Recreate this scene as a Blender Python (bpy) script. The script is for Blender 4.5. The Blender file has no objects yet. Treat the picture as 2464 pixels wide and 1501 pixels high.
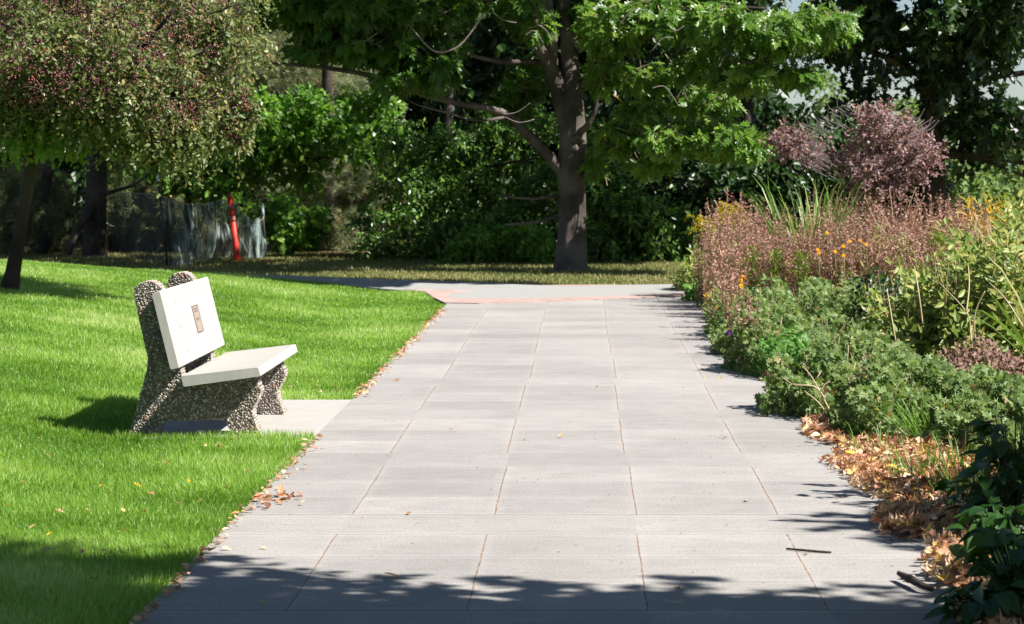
import bpy, math, random
import numpy as np
from mathutils import Vector
R = math.radians
random.seed(7)
rng = np.random.default_rng(11)
S = bpy.context.scene
COL = S.collection

# ------------------------------------------------------------ camera, sky, sun, exposure
CAMZ, FPX, U0, V0 = 1.6, 6354.0, 1405.0, 395.0      # eye height, focal length and vanishing point on a 2464 px wide picture
cd = bpy.data.cameras.new('camera'); cam = bpy.data.objects.new('camera', cd); COL.objects.link(cam)
cam.location = (0, 0, CAMZ); cam.rotation_euler = (R(90), 0, 0)
cd.sensor_width = 36; cd.lens = FPX / 2464 * 36
cd.shift_x = (1232 - U0) / 2464; cd.shift_y = (V0 - 750.5) / 2464
cd.clip_start = .1; cd.clip_end = 3000
cd.dof.use_dof = True; cd.dof.focus_distance = 16.0; cd.dof.aperture_fstop = 9
S.camera = cam
SUN = Vector((.82, -.34, 1.0)).normalized()          # towards the sun
w = bpy.data.worlds.new('World'); S.world = w; w.use_nodes = True
nt = w.node_tree; bg = nt.nodes['Background']
sky = nt.nodes.new('ShaderNodeTexSky'); sky.sky_type = 'NISHITA'; sky.sun_disc = False
sky.sun_elevation = math.asin(SUN.z); sky.air_density = .75; sky.dust_density = .4; sky.sun_rotation = math.atan2(SUN.x, SUN.y)
nt.links.new(sky.outputs[0], bg.inputs[0]); bg.inputs[1].default_value = .05
sl = bpy.data.lights.new('sun', 'SUN'); sl.energy = 5.0; sl.angle = R(.5); sl.color = (1, .965, .90)
so = bpy.data.objects.new('sun', sl); COL.objects.link(so)
so.rotation_euler = (-SUN).to_track_quat('-Z', 'Y').to_euler(); so.location = (20, -5, 30)
S.view_settings.view_transform = 'Standard'; S.view_settings.look = 'None'
S.view_settings.exposure = 1.08; S.view_settings.gamma = 1
S.cycles.max_bounces = 6; S.cycles.diffuse_bounces = 1; S.cycles.transmission_bounces = 3; S.cycles.transparent_max_bounces = 6

# ------------------------------------------------------------ helpers
def P(u, v, Y): return np.array([(u - U0) / FPX * Y, Y, CAMZ - (v - V0) / FPX * Y])
def G(u, v):    # point on the level path plane
    Y = CAMZ * FPX / (v - V0); return np.array([(u - U0) / FPX * Y, Y, 0.0])
def hgt(x, y):  # the height of the ground
    x = np.asarray(x, float); y = np.asarray(y, float)
    s = np.maximum(0, -2.55 - x); s = s * s / (s + .5)
    m = .16 * s; m = .75 * (1 - np.exp(-m / .75))
    t = np.clip((40 - y) / 9.0, 0, 1); m = m * (t * t * (3 - 2 * t))
    r = np.maximum(0, x - 1.55); t2 = np.clip((34 - y) / 4, 0, 1)
    m = m + .16 * (1 - np.exp(-r * .8)) * t2
    return m - .03
def ground_hit(u, v):
    for Y in np.arange(8, 60, .05):
        p = P(u, v, Y)
        if p[2] <= hgt(p[0], Y) + .035: return p
    return p
def norm(a): return a / np.maximum(np.linalg.norm(a, axis=-1, keepdims=True), 1e-9)

class MB:
    def __init__(s): s.V = []; s.L = []; s.T = []; s.M = []; s.R = []; s.Sm = []; s.n = 0
    def raw(s, V, loops, tot, mat=0, rnd=None, smooth=False):
        V = np.asarray(V, np.float32).reshape(-1, 3)
        s.V.append(V); s.L.append(np.asarray(loops, np.int64) + s.n); tot = np.asarray(tot, np.int32)
        s.T.append(tot); s.M.append(np.full(len(tot), mat, np.int32)); s.Sm.append(np.full(len(tot), smooth, bool))
        s.R.append(np.zeros(len(V), np.float32) if rnd is None else np.broadcast_to(np.asarray(rnd, np.float32), (len(V),)))
        s.n += len(V)
    def faces(s, V, F, mat=0, rnd=0., smooth=False):
        s.raw(V, [i for f in F for i in f], [len(f) for f in F], mat, rnd, smooth)
    def inst(s, tm, pos, fwd, nrm, size, rnd, mat=0, smooth=False):
        V, F = tm; V = np.asarray(V, float)
        fwd = norm(fwd); side = norm(np.cross(nrm, fwd) + 1e-6); up = np.cross(fwd, side)
        size = np.asarray(size, float)
        if size.ndim == 1: size = np.repeat(size[:, None], 3, 1)
        W = pos[:, None, :] + (V[None, :, 0:1] * size[:, None, 0:1]) * side[:, None, :] + (V[None, :, 1:2] * size[:, None, 1:2]) * fwd[:, None, :] + (V[None, :, 2:3] * size[:, None, 2:3]) * up[:, None, :]
        N = len(pos); k = len(V)
        l = np.array([i for f in F for i in f]); t = [len(f) for f in F]
        s.raw(W.reshape(-1, 3), (l[None, :] + (np.arange(N) * k)[:, None]).ravel(), np.tile(t, N), mat, np.repeat(rnd, k), smooth)
    def tube(s, pts, rad, seg=8, mat=0, rnd=.5, sub=5, rough=0.0):
        pts = np.asarray(pts, float); rad = np.asarray(rad, float)
        if len(pts) > 2 and sub > 1:
            q = []; rr = []
            for i in range(len(pts) - 1):
                p0, p1, p2, p3 = pts[max(i - 1, 0)], pts[i], pts[i + 1], pts[min(i + 2, len(pts) - 1)]
                for j in range(sub):
                    t = j / sub
                    q.append(.5 * (2 * p1 + (p2 - p0) * t + (2 * p0 - 5 * p1 + 4 * p2 - p3) * t * t + (3 * p1 - p0 - 3 * p2 + p3) * t ** 3))
                    rr.append(rad[i] * (1 - t) + rad[i + 1] * t)
            q.append(pts[-1]); rr.append(rad[-1]); pts = np.array(q); rad = np.array(rr)
        n = len(pts); d = norm(np.gradient(pts, axis=0)); a = np.array([.31, .2, .93]) if abs(d[0][2]) < .8 else np.array([1., .1, .05])
        V = []
        for i in range(n):
            x = norm(np.cross(a, d[i])); y = np.cross(d[i], x); a = np.cross(x, d[i]) * -1 if False else a
            for k in range(seg):
                th = 2 * math.pi * k / seg
                r = rad[i] * (1 + rough * (math.sin(k * 2.4 + i * .35) * .5 + rng.uniform(-.5, .5)))
                V.append(pts[i] + r * (math.cos(th) * x + math.sin(th) * y))
        F = []
        for i in range(n - 1):
            for k in range(seg):
                k2 = (k + 1) % seg; F.append((i * seg + k, i * seg + k2, (i + 1) * seg + k2, (i + 1) * seg + k))
        V += [pts[0], pts[-1]]
        for k in range(seg):
            F.append((n * seg, (k + 1) % seg, k)); F.append((n * seg + 1, (n - 1) * seg + k, (n - 1) * seg + (k + 1) % seg))
        s.faces(V, F, mat, rnd, True)
    def build(s, name, mats, parent=None, loc=None):
        me = bpy.data.meshes.new(name)
        V = np.concatenate(s.V); L = np.concatenate(s.L); T = np.concatenate(s.T)
        if loc is not None: V = V - np.asarray(loc, np.float32)
        me.vertices.add(len(V)); me.vertices.foreach_set('co', V.astype(np.float32).ravel())
        me.loops.add(len(L)); me.loops.foreach_set('vertex_index', L.astype(np.int32))
        me.polygons.add(len(T)); st = np.zeros(len(T), np.int32); st[1:] = np.cumsum(T)[:-1]
        me.polygons.foreach_set('loop_start', st); me.polygons.foreach_set('loop_total', T)
        me.polygons.foreach_set('material_index', np.concatenate(s.M)); me.polygons.foreach_set('use_smooth', np.concatenate(s.Sm))
        a = me.attributes.new('rnd', 'FLOAT', 'POINT'); a.data.foreach_set('value', np.concatenate(s.R).astype(np.float32))
        me.update(calc_edges=True); me.validate()
        for m in (mats if isinstance(mats, (list, tuple)) else [mats]): me.materials.append(m)
        o = bpy.data.objects.new(name, me); COL.objects.link(o)
        if parent is not None: o.parent = parent
        elif loc is not None: o.location = [float(c) for c in loc]
        return o
def tag(o, label=None, cat=None, group=None, kind=None):
    if label: o['label'] = label
    if cat: o['category'] = cat
    if group: o['group'] = group
    if kind: o['kind'] = kind
    return o
def empty(name, loc, label, cat, group=None):
    o = bpy.data.objects.new(name, None); COL.objects.link(o); o.location = [float(c) for c in loc]; o.empty_display_size = .2
    return tag(o, label, cat, group)
def boxv(c, h):
    c = np.array(c); h = np.array(h)
    V = [c + h * np.array([x, y, z]) for x in (-1, 1) for y in (-1, 1) for z in (-1, 1)]
    return V, [(0, 1, 3, 2), (4, 6, 7, 5), (0, 4, 5, 1), (2, 3, 7, 6), (0, 2, 6, 4), (1, 5, 7, 3)]

# ------------------------------------------------------------ materials
class NT:
    def __init__(s, name):
        s.m = bpy.data.materials.new(name); s.m.use_nodes = True; s.t = s.m.node_tree; s.b = s.t.nodes['Principled BSDF']; s.o = s.t.nodes['Material Output']
    def n(s, ty, **k):
        x = s.t.nodes.new(ty)
        for a, b in k.items(): setattr(x, a, b)
        return x
    def l(s, a, b): s.t.links.new(a, b)
    def put(s, sock, v):
        if isinstance(v, (int, float)): sock.default_value = v
        elif isinstance(v, tuple): sock.default_value = v if len(v) == len(sock.default_value) else (*v, 1)
        else: s.l(v, sock)
    def m_(s, op, a, b=None, c=None):
        x = s.n('ShaderNodeMath', operation=op)
        for i, v in enumerate((a, b, c)):
            if v is not None: s.put(x.inputs[i], v)
        return x.outputs[0]
    def mix(s, f, a, b, mode='MIX'):
        x = s.n('ShaderNodeMix', data_type='RGBA', blend_type=mode); s.put(x.inputs[0], f); s.put(x.inputs[6], a); s.put(x.inputs[7], b); return x.outputs[2]
    def pos(s, scale=(1, 1, 1)):
        g = s.n('ShaderNodeNewGeometry'); v = s.n('ShaderNodeVectorMath', operation='MULTIPLY'); s.l(g.outputs['Position'], v.inputs[0]); v.inputs[1].default_value = scale; return v.outputs[0]
    def obj(s, scale=(1, 1, 1)):
        g = s.n('ShaderNodeTexCoord'); v = s.n('ShaderNodeVectorMath', operation='MULTIPLY'); s.l(g.outputs['Object'], v.inputs[0]); v.inputs[1].default_value = scale; return v.outputs[0]
    def noise(s, vec, sc, det=4, rough=.55):
        x = s.n('ShaderNodeTexNoise'); s.l(vec, x.inputs['Vector']); x.inputs['Scale'].default_value = sc; x.inputs['Detail'].default_value = det; x.inputs['Roughness'].default_value = rough; return x.outputs[0]
    def ramp(s, f, stops, interp='LINEAR'):
        x = s.n('ShaderNodeValToRGB'); s.put(x.inputs[0], f); x.color_ramp.interpolation = interp; e = x.color_ramp.elements
        while len(e) < len(stops): e.new(.5)
        for i, (p, c) in enumerate(stops): e[i].position = p; e[i].color = (*c, 1) if isinstance(c, tuple) else (c, c, c, 1)
        return x.outputs[0]
    def bump(s, h, st, dist=.01):
        x = s.n('ShaderNodeBump'); s.l(h, x.inputs['Height']); x.inputs['Strength'].default_value = st; x.inputs['Distance'].default_value = dist; s.l(x.outputs[0], s.b.inputs['Normal'])
    def base(s, c, rough=.8, spec=.5): s.put(s.b.inputs['Base Color'], c); s.put(s.b.inputs['Roughness'], rough); s.b.inputs['Specular IOR Level'].default_value = spec; return s
    def rnd(s): x = s.n('ShaderNodeAttribute', attribute_name='rnd'); return x.outputs['Fac']

def leaf_mat(name, stops, trans=.35, rough=.4, spec=.5, tcol=1.6, vary=.5, interp='LINEAR'):
    t = NT(name); c = t.ramp(t.rnd(), stops, interp)
    nz = t.noise(t.pos(), 1.3, 2); c = t.mix(vary, c, t.ramp(nz, [(.3, .35), (.7, 1.0)]), 'MULTIPLY') if vary else c
    t.base(c, rough, spec)
    tr = t.n('ShaderNodeBsdfTranslucent'); cc = t.mix(1.0, c, (tcol, tcol * 1.05, tcol * .55), 'MULTIPLY'); t.l(cc, tr.inputs[0])
    mx = t.n('ShaderNodeMixShader'); mx.inputs[0].default_value = trans
    t.l(t.b.outputs[0], mx.inputs[1]); t.l(tr.outputs[0], mx.inputs[2]); t.l(mx.outputs[0], t.o.inputs[0])
    return t.m
def bark_mat(name, c1, c2, sc=14, st=.7):
    t = NT(name); v = t.pos((1, 1, .22)); nz = t.noise(v, sc, 6, .65); n2 = t.noise(t.pos(), 1.6, 3)
    c = t.mix(nz, c1, c2); c = t.mix(t.ramp(n2, [(.42, 0.), (.62, 1.)]), c, tuple(k * 1.5 for k in c2)); t.base(c, .9, .2); t.bump(nz, st, .03); return t.m
def plain(name, c, rough=.6, spec=.4, vary=.25, sc=8):
    t = NT(name); nz = t.noise(t.pos(), sc, 5); t.base(t.mix(vary, c, t.ramp(nz, [(.3, .4), (.75, 1.)]), 'MULTIPLY'), rough, spec); t.bump(nz, .2, .005); return t.m

M = {}
M['grass'] = leaf_mat('lawn_grass', [(0, (0.1, 0.2, 0.022)), (0.3, (0.18, 0.32, 0.04)), (0.55, (0.265, 0.42, 0.07)), (0.8, (0.37, 0.5, 0.14)), (0.93, (0.52, 0.58, 0.3)), (1, (0.62, 0.52, 0.33))], .45, .42, .4, 1.7, .0)
M['drygrass'] = leaf_mat('dry_grass', [(0, (0.115, 0.149, 0.040)), (.5, (0.230, 0.241, 0.081)), (1, (0.460, 0.402, 0.196))], .25, .6, .3, 1.3, .35)
M['oak'] = leaf_mat('oak_leaf', [(0, (0.05, 0.12, 0.018)), (0.5, (0.11, 0.21, 0.03)), (0.85, (0.2, 0.31, 0.06)), (0.97, (0.28, 0.37, 0.1)), (1, (0.4, 0.2, 0.05))], .40, .34, .5, 1.9, .0)
M['maple'] = leaf_mat('maple_leaf', [(0, (0.05, 0.125, 0.018)), (0.5, (0.11, 0.24, 0.03)), (1, (0.24, 0.37, 0.06))], .42, .36, .5, 1.9, .0)
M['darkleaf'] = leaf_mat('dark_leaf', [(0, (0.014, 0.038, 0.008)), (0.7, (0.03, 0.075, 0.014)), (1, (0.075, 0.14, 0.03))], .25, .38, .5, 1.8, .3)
M['deepleaf'] = leaf_mat('deep_green_leaf', [(0, (.025, .065, .012)), (.5, (.075, .16, .025)), (.8, (.17, .30, .055)), (1, (.32, .45, .12))], .32, .33, .5, 1.9, 0)
M['yellowgreen'] = leaf_mat('yellow_green_leaf', [(0, (.10, .17, .02)), (.6, (.20, .28, .04)), (1, (.34, .38, .08))], .35, .5, .4, 1.6, .2)
M['farleaf'] = leaf_mat('far_leaf', [(0, (.11, .19, .05)), (.6, (.18, .27, .08)), (1, (.26, .32, .14))], .35, .6, .3, 1.4, .2)
M['crab'] = leaf_mat('crabapple_leaf', [(0, (0.045, 0.08, 0.018)), (0.4, (0.11, 0.15, 0.04)), (0.75, (0.24, 0.26, 0.1)), (0.92, (0.36, 0.3, 0.11)), (1, (0.38, 0.09, 0.05))], .34, .42, .5, 1.5, .0)
M['crablow'] = leaf_mat('crabapple_low_leaf', [(0, (.12, .22, .03)), (.7, (.20, .32, .06)), (1, (.30, .36, .09))], .5, .45, .4, 1.6, .1)
M['berry'] = leaf_mat('berry', [(0, (.16, .035, .055)), (.7, (.26, .07, .10)), (1, (.42, .06, .02))], .05, .3, .6, 1.0, 0)
M['needle'] = leaf_mat('pine_needle', [(0, (0.099, 0.143, 0.055)), (.5, (0.187, 0.220, 0.099)), (.8, (0.286, 0.286, 0.132)), (.93, (0.462, 0.264, 0.110)), (1, (0.550, 0.242, 0.077))], .15, .6, .3, 1.3, .0)
M['twig'] = plain('dry_twig', (.30, .22, .15), .85, .2)
M['tan_twig'] = plain('tan_twig', (.50, .38, .24), .85, .2)
M['bark'] = bark_mat('oak_bark', (.018, .015, .013), (.105, .088, .078), 13, .8)
M['darkbark'] = bark_mat('dark_bark', (.018, .014, .012), (.06, .048, .04), 16, .8)
M['crabbark'] = bark_mat('crabapple_bark', (.014, .010, .008), (.05, .036, .03), 22, .6)
M['smoke'] = leaf_mat('smoke_bush_leaf', [(0, (0.13, 0.065, 0.07)), (0.5, (0.3, 0.17, 0.175)), (0.85, (0.48, 0.32, 0.32)), (1, (0.5, 0.22, 0.09))], .28, .5, .4, 1.2, .0)
M['smoketwig'] = plain('smoke_twig', (.34, .27, .27), .8, .2)
M['brown'] = leaf_mat('dry_seed', [(0, (0.22, 0.1, 0.08)), (0.4, (0.4, 0.205, 0.16)), (0.8, (0.58, 0.36, 0.29)), (1, (0.66, 0.49, 0.38))], .2, .7, .2, 1.0, .0)
M['brownleaf'] = leaf_mat('fading_leaf', [(0, (0.150, 0.200, 0.050)), (.4, (0.312, 0.325, 0.088)), (.7, (0.450, 0.325, 0.163)), (1, (0.525, 0.325, 0.225))], .25, .6, .3, 1.2, .0)
M['gold'] = leaf_mat('goldenrod', [(0, (.55, .42, .01)), (1, (.80, .66, .02))], .3, .6, .2, 1.1, 0)
M['orange'] = leaf_mat('orange_petal', [(0, (.75, .26, .01)), (1, (.85, .42, .01))], .3, .6, .2, 1.1, 0)
M['purple'] = leaf_mat('purple_petal', [(0, (.25, .06, .42)), (1, (.4, .12, .6))], .3, .6, .2, 1.1, 0)
M['iris'] = leaf_mat('iris_blade', [(0, (.09, .20, .03)), (.6, (.16, .30, .06)), (.9, (.28, .36, .10)), (1, (.45, .38, .18))], .35, .4, .5, 1.4, 0)
M['geran'] = leaf_mat('geranium_leaf', [(0, (0.08, 0.14, 0.04)), (0.5, (0.16, 0.24, 0.07)), (0.82, (0.26, 0.33, 0.12)), (0.9, (0.34, 0.3, 0.15)), (1, (0.52, 0.3, 0.16))], .38, .5, .4, 1.5, .0)
M['geranlight'] = leaf_mat('geranium_fresh_leaf', [(0, (0.081, 0.196, 0.034)), (.7, (0.138, 0.299, 0.057)), (1, (0.230, 0.380, 0.103))], .32, .5, .4, 1.5, .2)
M['peony'] = leaf_mat('shrub_leaf', [(0, (0.1, 0.16, 0.03)), (0.45, (0.2, 0.28, 0.06)), (0.75, (0.36, 0.38, 0.11)), (0.93, (0.52, 0.44, 0.15)), (1, (0.48, 0.27, 0.17))], .36, .45, .5, 1.4, .0)
M['deadleaf'] = leaf_mat('dead_leaf', [(0, (.14, .08, .06)), (.6, (.28, .17, .13)), (1, (.42, .29, .22))], .15, .7, .2, 1.0, .2)
M['amber'] = leaf_mat('amber_leaf', [(0, (.24, .26, .03)), (.35, (.50, .38, .04)), (.7, (.72, .36, .03)), (1, (.62, .28, .12))], .4, .5, .3, 1.2, 0)
M['hosta'] = leaf_mat('broad_leaf', [(0, (0.016, 0.056, 0.010)), (.8, (0.036, 0.096, 0.016)), (1, (0.072, 0.144, 0.032))], .3, .42, .5, 1.6, 0)
M['tuft'] = leaf_mat('tuft_blade', [(0, (.06, .16, .02)), (1, (.18, .34, .06))], .35, .45, .4, 1.4, 0)
M['litter'] = leaf_mat('litter_leaf', [(0, (0.2, 0.08, 0.045)), (0.3, (0.42, 0.19, 0.105)), (0.6, (0.64, 0.36, 0.22)), (0.92, (0.8, 0.57, 0.4)), (1, (0.8, 0.5, 0.06))], .22, .65, .25, 1.1, .0)
M['fallen'] = leaf_mat('fallen_leaf', [(0, (.28, .12, .05)), (.35, (.55, .34, .17)), (.75, (.72, .52, .32)), (.9, (.75, .40, .05)), (1, (.80, .45, .02))], .25, .6, .3, 1.1, .0)

def ground_mat():
    t = NT('soil'); a = t.noise(t.pos(), 3, 6); b = t.noise(t.pos(), 45, 4)
    c = t.mix(a, (.055, .035, .022), (.13, .085, .05)); c = t.mix(t.ramp(b, [(.5, 0.), (.75, 1.)]), c, (.26, .17, .09))
    px = t.n('ShaderNodeSeparateXYZ'); t.l(t.pos(), px.inputs[0])
    lawn = t.m_('MULTIPLY', t.m_('LESS_THAN', px.outputs[0], -1.6), t.m_('LESS_THAN', px.outputs[1], 36))
    c = t.mix(lawn, c, t.mix(b, (.05, .11, .012), (.10, .19, .02)))
    far = t.m_('MULTIPLY', t.m_('GREATER_THAN', px.outputs[1], 34.5), t.m_('LESS_THAN', px.outputs[1], 43))
    c = t.mix(far, c, t.mix(b, (.10, .11, .04), (.22, .20, .09)))
    t.base(c, .95, .1); t.bump(b, .6, .02); return t.m
M['ground'] = ground_mat()

def concrete_path():
    t = NT('broom_concrete'); p = t.n('ShaderNodeSeparateXYZ'); t.l(t.pos(), p.inputs[0]); x, y = p.outputs[0], p.outputs[1]
    fine = t.noise(t.pos(), 260, 3, .7); mid = t.noise(t.pos(), 5, 5, .6); streak = t.noise(t.pos((1.2, 26, 1)), 3.0, 4, .6); big = t.noise(t.pos(), .8, 3)
    P0, LX, X0, Y0 = .6432, .648, -1.065, 9.48
    wob = t.m_('MULTIPLY', t.m_('SUBTRACT', t.noise(t.pos((1, 1, 1)), 2.2, 3), .5), .016)
    gx = t.m_('DIVIDE', t.m_('SUBTRACT', t.m_('ADD', x, wob), X0), LX)
    row = t.m_('FLOOR', t.m_('DIVIDE', t.m_('SUBTRACT', y, Y0), P0 * 4))
    jit = t.n('ShaderNodeTexWhiteNoise', noise_dimensions='1D'); t.l(row, jit.inputs['W'])
    gx = t.m_('ADD', gx, t.m_('MULTIPLY', t.m_('SUBTRACT', jit.outputs[0], .5), .035))
    dx = t.m_('MULTIPLY', t.m_('ABSOLUTE', t.m_('SUBTRACT', t.m_('FRACT', t.m_('ADD', gx, .5)), .5)), LX)
    fr = t.m_('SUBTRACT', t.m_('DIVIDE', t.m_('SUBTRACT', y, Y0), P0 * 4), row)
    inrow = t.m_('LESS_THAN', fr, .755)
    inx = t.m_('MULTIPLY', t.m_('GREATER_THAN', x, -1.35), t.m_('LESS_THAN', x, 1.2))
    wide = t.m_('MULTIPLY_ADD', t.noise(t.pos(), 9, 3), .006, .0003)
    lj = t.m_('MULTIPLY', t.m_('MULTIPLY', t.m_('LESS_THAN', dx, wide), inrow), inx)
    soft = t.m_('MULTIPLY', t.m_('MULTIPLY', t.m_('SUBTRACT', 1, t.m_('MINIMUM', 1, t.m_('DIVIDE', dx, .05))), inrow), inx)
    gy = t.m_('DIVIDE', t.m_('SUBTRACT', t.m_('ADD', y, t.m_('MULTIPLY', wob, .5)), Y0), P0)
    dy = t.m_('MULTIPLY', t.m_('ABSOLUTE', t.m_('SUBTRACT', t.m_('FRACT', t.m_('ADD', gy, .5)), .5)), P0)
    cj = t.m_('LESS_THAN', dy, .011); cl = t.m_('MULTIPLY', t.m_('LESS_THAN', dy, .05), t.m_('GREATER_THAN', dy, .011))
    major = t.m_('LESS_THAN', t.m_('ABSOLUTE', t.m_('SUBTRACT', t.m_('FRACT', t.m_('ADD', t.m_('DIVIDE', t.m_('SUBTRACT', y, Y0), P0 * 4), .5)), .5)), .02)
    cell = t.n('ShaderNodeTexWhiteNoise', noise_dimensions='2D'); cv = t.n('ShaderNodeCombineXYZ')
    t.l(t.m_('FLOOR', gx), cv.inputs[0]); t.l(t.m_('FLOOR', gy), cv.inputs[1]); t.l(cv.outputs[0], cell.inputs['Vector'])
    c = t.mix(mid, (.375, .35, .33), (.50, .474, .455))
    c = t.mix(.55, c, t.ramp(streak, [(.3, .62), (.7, 1.)]), 'MULTIPLY')
    c = t.mix(.5, c, t.ramp(big, [(.35, .70), (.65, 1.)]), 'MULTIPLY')
    c = t.mix(.5, c, t.ramp(t.noise(t.pos((1, .35, 1)), 90, 3, .75), [(.35, .5), (.65, 1.)]), 'MULTIPLY')
    c = t.mix(.34, c, t.ramp(cell.outputs[0], [(0, .5), (1, 1.)]), 'MULTIPLY')
    spot = t.noise(t.pos(), 3.1, 5, .7); c = t.mix(t.ramp(spot, [(.60, 0.), (.72, .55)]), c, (.24, .215, .20))
    c = t.mix(t.m_('MULTIPLY', soft, .10), c, (.55, .53, .51))
    c = t.mix(t.m_('MULTIPLY', cl, .09), c, (.58, .56, .54))
    c = t.mix(t.m_('MULTIPLY', cj, t.m_('MULTIPLY_ADD', major, .5, .24)), c, (.17, .15, .135))
    ln = t.noise(t.pos(), 30, 3); c = t.mix(t.m_('MULTIPLY', lj, .88), c, t.mix(t.ramp(ln, [(.4, 0.), (.6, 1.)]), (.09, .06, .045), (.33, .21, .13)))
    t.base(c, .9, .25)
    h = t.m_('SUBTRACT', t.m_('MULTIPLY_ADD', fine, .25, t.m_('MULTIPLY', streak, .5)), t.m_('MULTIPLY', t.m_('ADD', lj, cj), .8))
    t.bump(h, .25, .006); return t.m
M['path'] = concrete_path()
def conc(name, c1, c2, pits=.5):
    t = NT(name); a = t.noise(t.pos(), 6, 5); f = t.noise(t.pos(), 200, 3, .7); s = t.noise(t.pos((18, 18, 2)), 2.5, 4)
    c = t.mix(a, c1, c2); c = t.mix(.3, c, t.ramp(s, [(.3, .6), (.7, 1.)]), 'MULTIPLY'); c = t.mix(.25, c, t.ramp(f, [(.3, .5), (.6, 1.)]), 'MULTIPLY')
    v = t.n('ShaderNodeTexVoronoi'); t.l(t.pos(), v.inputs['Vector']); v.inputs['Scale'].default_value = 42
    pit = t.ramp(v.outputs['Distance'], [(.05, 1.), (.09, 0.)]); c = t.mix(t.m_('MULTIPLY', pit, pits), c, (.16, .13, .11))
    t.base(c, .8, .3); t.bump(t.m_('SUBTRACT', f, pit), .25, .004); return t.m
M['slab'] = conc('cast_concrete', (.39, .37, .335), (.48, .465, .43), .45)
M['pad'] = conc('pad_concrete', (.37, .345, .32), (.48, .455, .425), .3)
M['gray'] = conc('grey_concrete', (.32, .315, .30), (.37, .365, .35), .2)
M['mortar'] = conc('mortar', (.13, .105, .085), (.21, .175, .145), .3)
M['pebble'] = leaf_mat('pebble', [(0, (.10, .09, .09)), (.2, (.19, .165, .15)), (.42, (.30, .25, .21)), (.68, (.42, .36, .31)), (.9, (.55, .49, .43)), (.975, (.50, .22, .09))], .0, .55, .5, 1., 0, 'CONSTANT')
def brick():
    t = NT('brick_paving'); b = t.n('ShaderNodeTexBrick'); mp = t.n('ShaderNodeVectorRotate'); t.l(t.pos(), mp.inputs['Vector']); mp.inputs['Angle'].default_value = R(32); mp.rotation_type = 'Z_AXIS'
    t.l(mp.outputs[0], b.inputs['Vector']); b.inputs['Color1'].default_value = (.36, .235, .205, 1); b.inputs['Color2'].default_value = (.46, .33, .295, 1); b.inputs['Mortar'].default_value = (.44, .39, .36, 1)
    b.inputs['Scale'].default_value = 5; b.inputs['Mortar Size'].default_value = .03; b.inputs['Brick Width'].default_value = 1.0; b.inputs['Row Height'].default_value = .5
    nz = t.noise(t.pos(), 3, 4); t.base(t.mix(.4, b.outputs[0], t.ramp(nz, [(.3, .6), (.7, 1.)]), 'MULTIPLY'), .9, .2); return t.m
M['brick'] = brick()
M['plaque'] = plain('bronze_plaque', (.36, .285, .24), .45, .5, .3, 60)
M['plaque_frame'] = plain('bronze_frame', (.24, .175, .14), .45, .5, .3, 60)
M['dark'] = plain('recess_shade', (.20, .18, .16), .9, .1)
M['steel'] = plain('dark_steel', (.03, .033, .035), .5, .5)
M['whitecap'] = plain('white_paint', (.62, .66, .68), .5, .4, .1)
M['redplastic'] = plain('orange_red_plastic', (.60, .03, .012), .5, .4, .15, 3)
M['reflect'] = plain('faded_band', (.55, .18, .13), .4, .4, .15, 5)
M['rope'] = plain('pale_rope', (.45, .42, .24), .8, .2)
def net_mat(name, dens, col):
    t = NT(name); ss = t.noise(t.obj((9, 9, .7)), 1.6, 3); t.base(t.mix(t.ramp(ss, [(.46, 0.), (.58, 1.)]), tuple(k * .22 for k in col), tuple(k * 1.7 for k in col)), .6, .4); tr = t.n('ShaderNodeBsdfTransparent'); mx = t.n('ShaderNodeMixShader')  # light and dark of the folds painted into the colour as streaks
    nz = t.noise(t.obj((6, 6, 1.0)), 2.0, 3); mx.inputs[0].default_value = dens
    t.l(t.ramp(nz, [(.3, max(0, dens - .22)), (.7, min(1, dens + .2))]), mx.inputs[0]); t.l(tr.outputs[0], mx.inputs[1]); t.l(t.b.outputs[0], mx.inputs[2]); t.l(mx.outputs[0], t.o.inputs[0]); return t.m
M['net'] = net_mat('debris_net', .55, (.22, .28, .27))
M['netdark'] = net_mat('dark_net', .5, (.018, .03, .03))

# ------------------------------------------------------------ leaf shapes  (x across, y along, z up)
def fold(outline, lift=.12, droop=.1):
    V = [(0, 0, 0)] ; ys = [p[1] for p in outline]
    V = [(x, y, abs(x) * lift - droop * y * y) for x, y in outline]
    return V
def half_leaf(right):      # right side outline from base to tip -> symmetrical folded leaf
    n = len(right); V = [(0, 0, 0), (0, 1, -.12)]
    rt = [(x, y, abs(x) * .3 - .12 * y * y) for x, y in right]; lt = [(-x, y, z) for x, y, z in rt]
    V += rt + lt; r = list(range(2, 2 + n)); l = list(range(2 + n, 2 + 2 * n))
    return V, [tuple([0] + r + [1]), tuple([0, 1] + l[::-1])]
OVATE = half_leaf([(.22, .22), (.27, .5), (.14, .82)])
NARROW = half_leaf([(.11, .25), (.10, .65)])
OAK = half_leaf([(.05, .12), (.18, .24), (.07, .30), (.28, .50), (.09, .50), (.25, .76), (.07, .74), (.07, .9)])
MAPLE = half_leaf([(.42, .10), (.22, .28), (.55, .52), (.24, .50), (.24, .68)])
MIDLEAF = half_leaf([(.17, .25), (.19, .5), (.09, .8)])
QUAD = ([(-.25, .5, .05), (0, 0, 0), (.25, .5, .05), (0, 1, -.1)], [(1, 2, 3), (1, 3, 0)])
BROAD = half_leaf([(.20, .12), (.30, .35), (.24, .65), (.10, .88)])
_p = [(0, 0, 0)]
for k in range(9):
    a = R(-120 + 30 * k); r = 1.0 if k % 2 == 0 else .42
    _p.append((math.sin(a) * r * .5, .35 + math.cos(a) * r * .5, .06 * (k % 2)))
PALM = (_p, [(0, i, i + 1) for i in range(1, 9)])
NEEDLES = ([], [])
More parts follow.
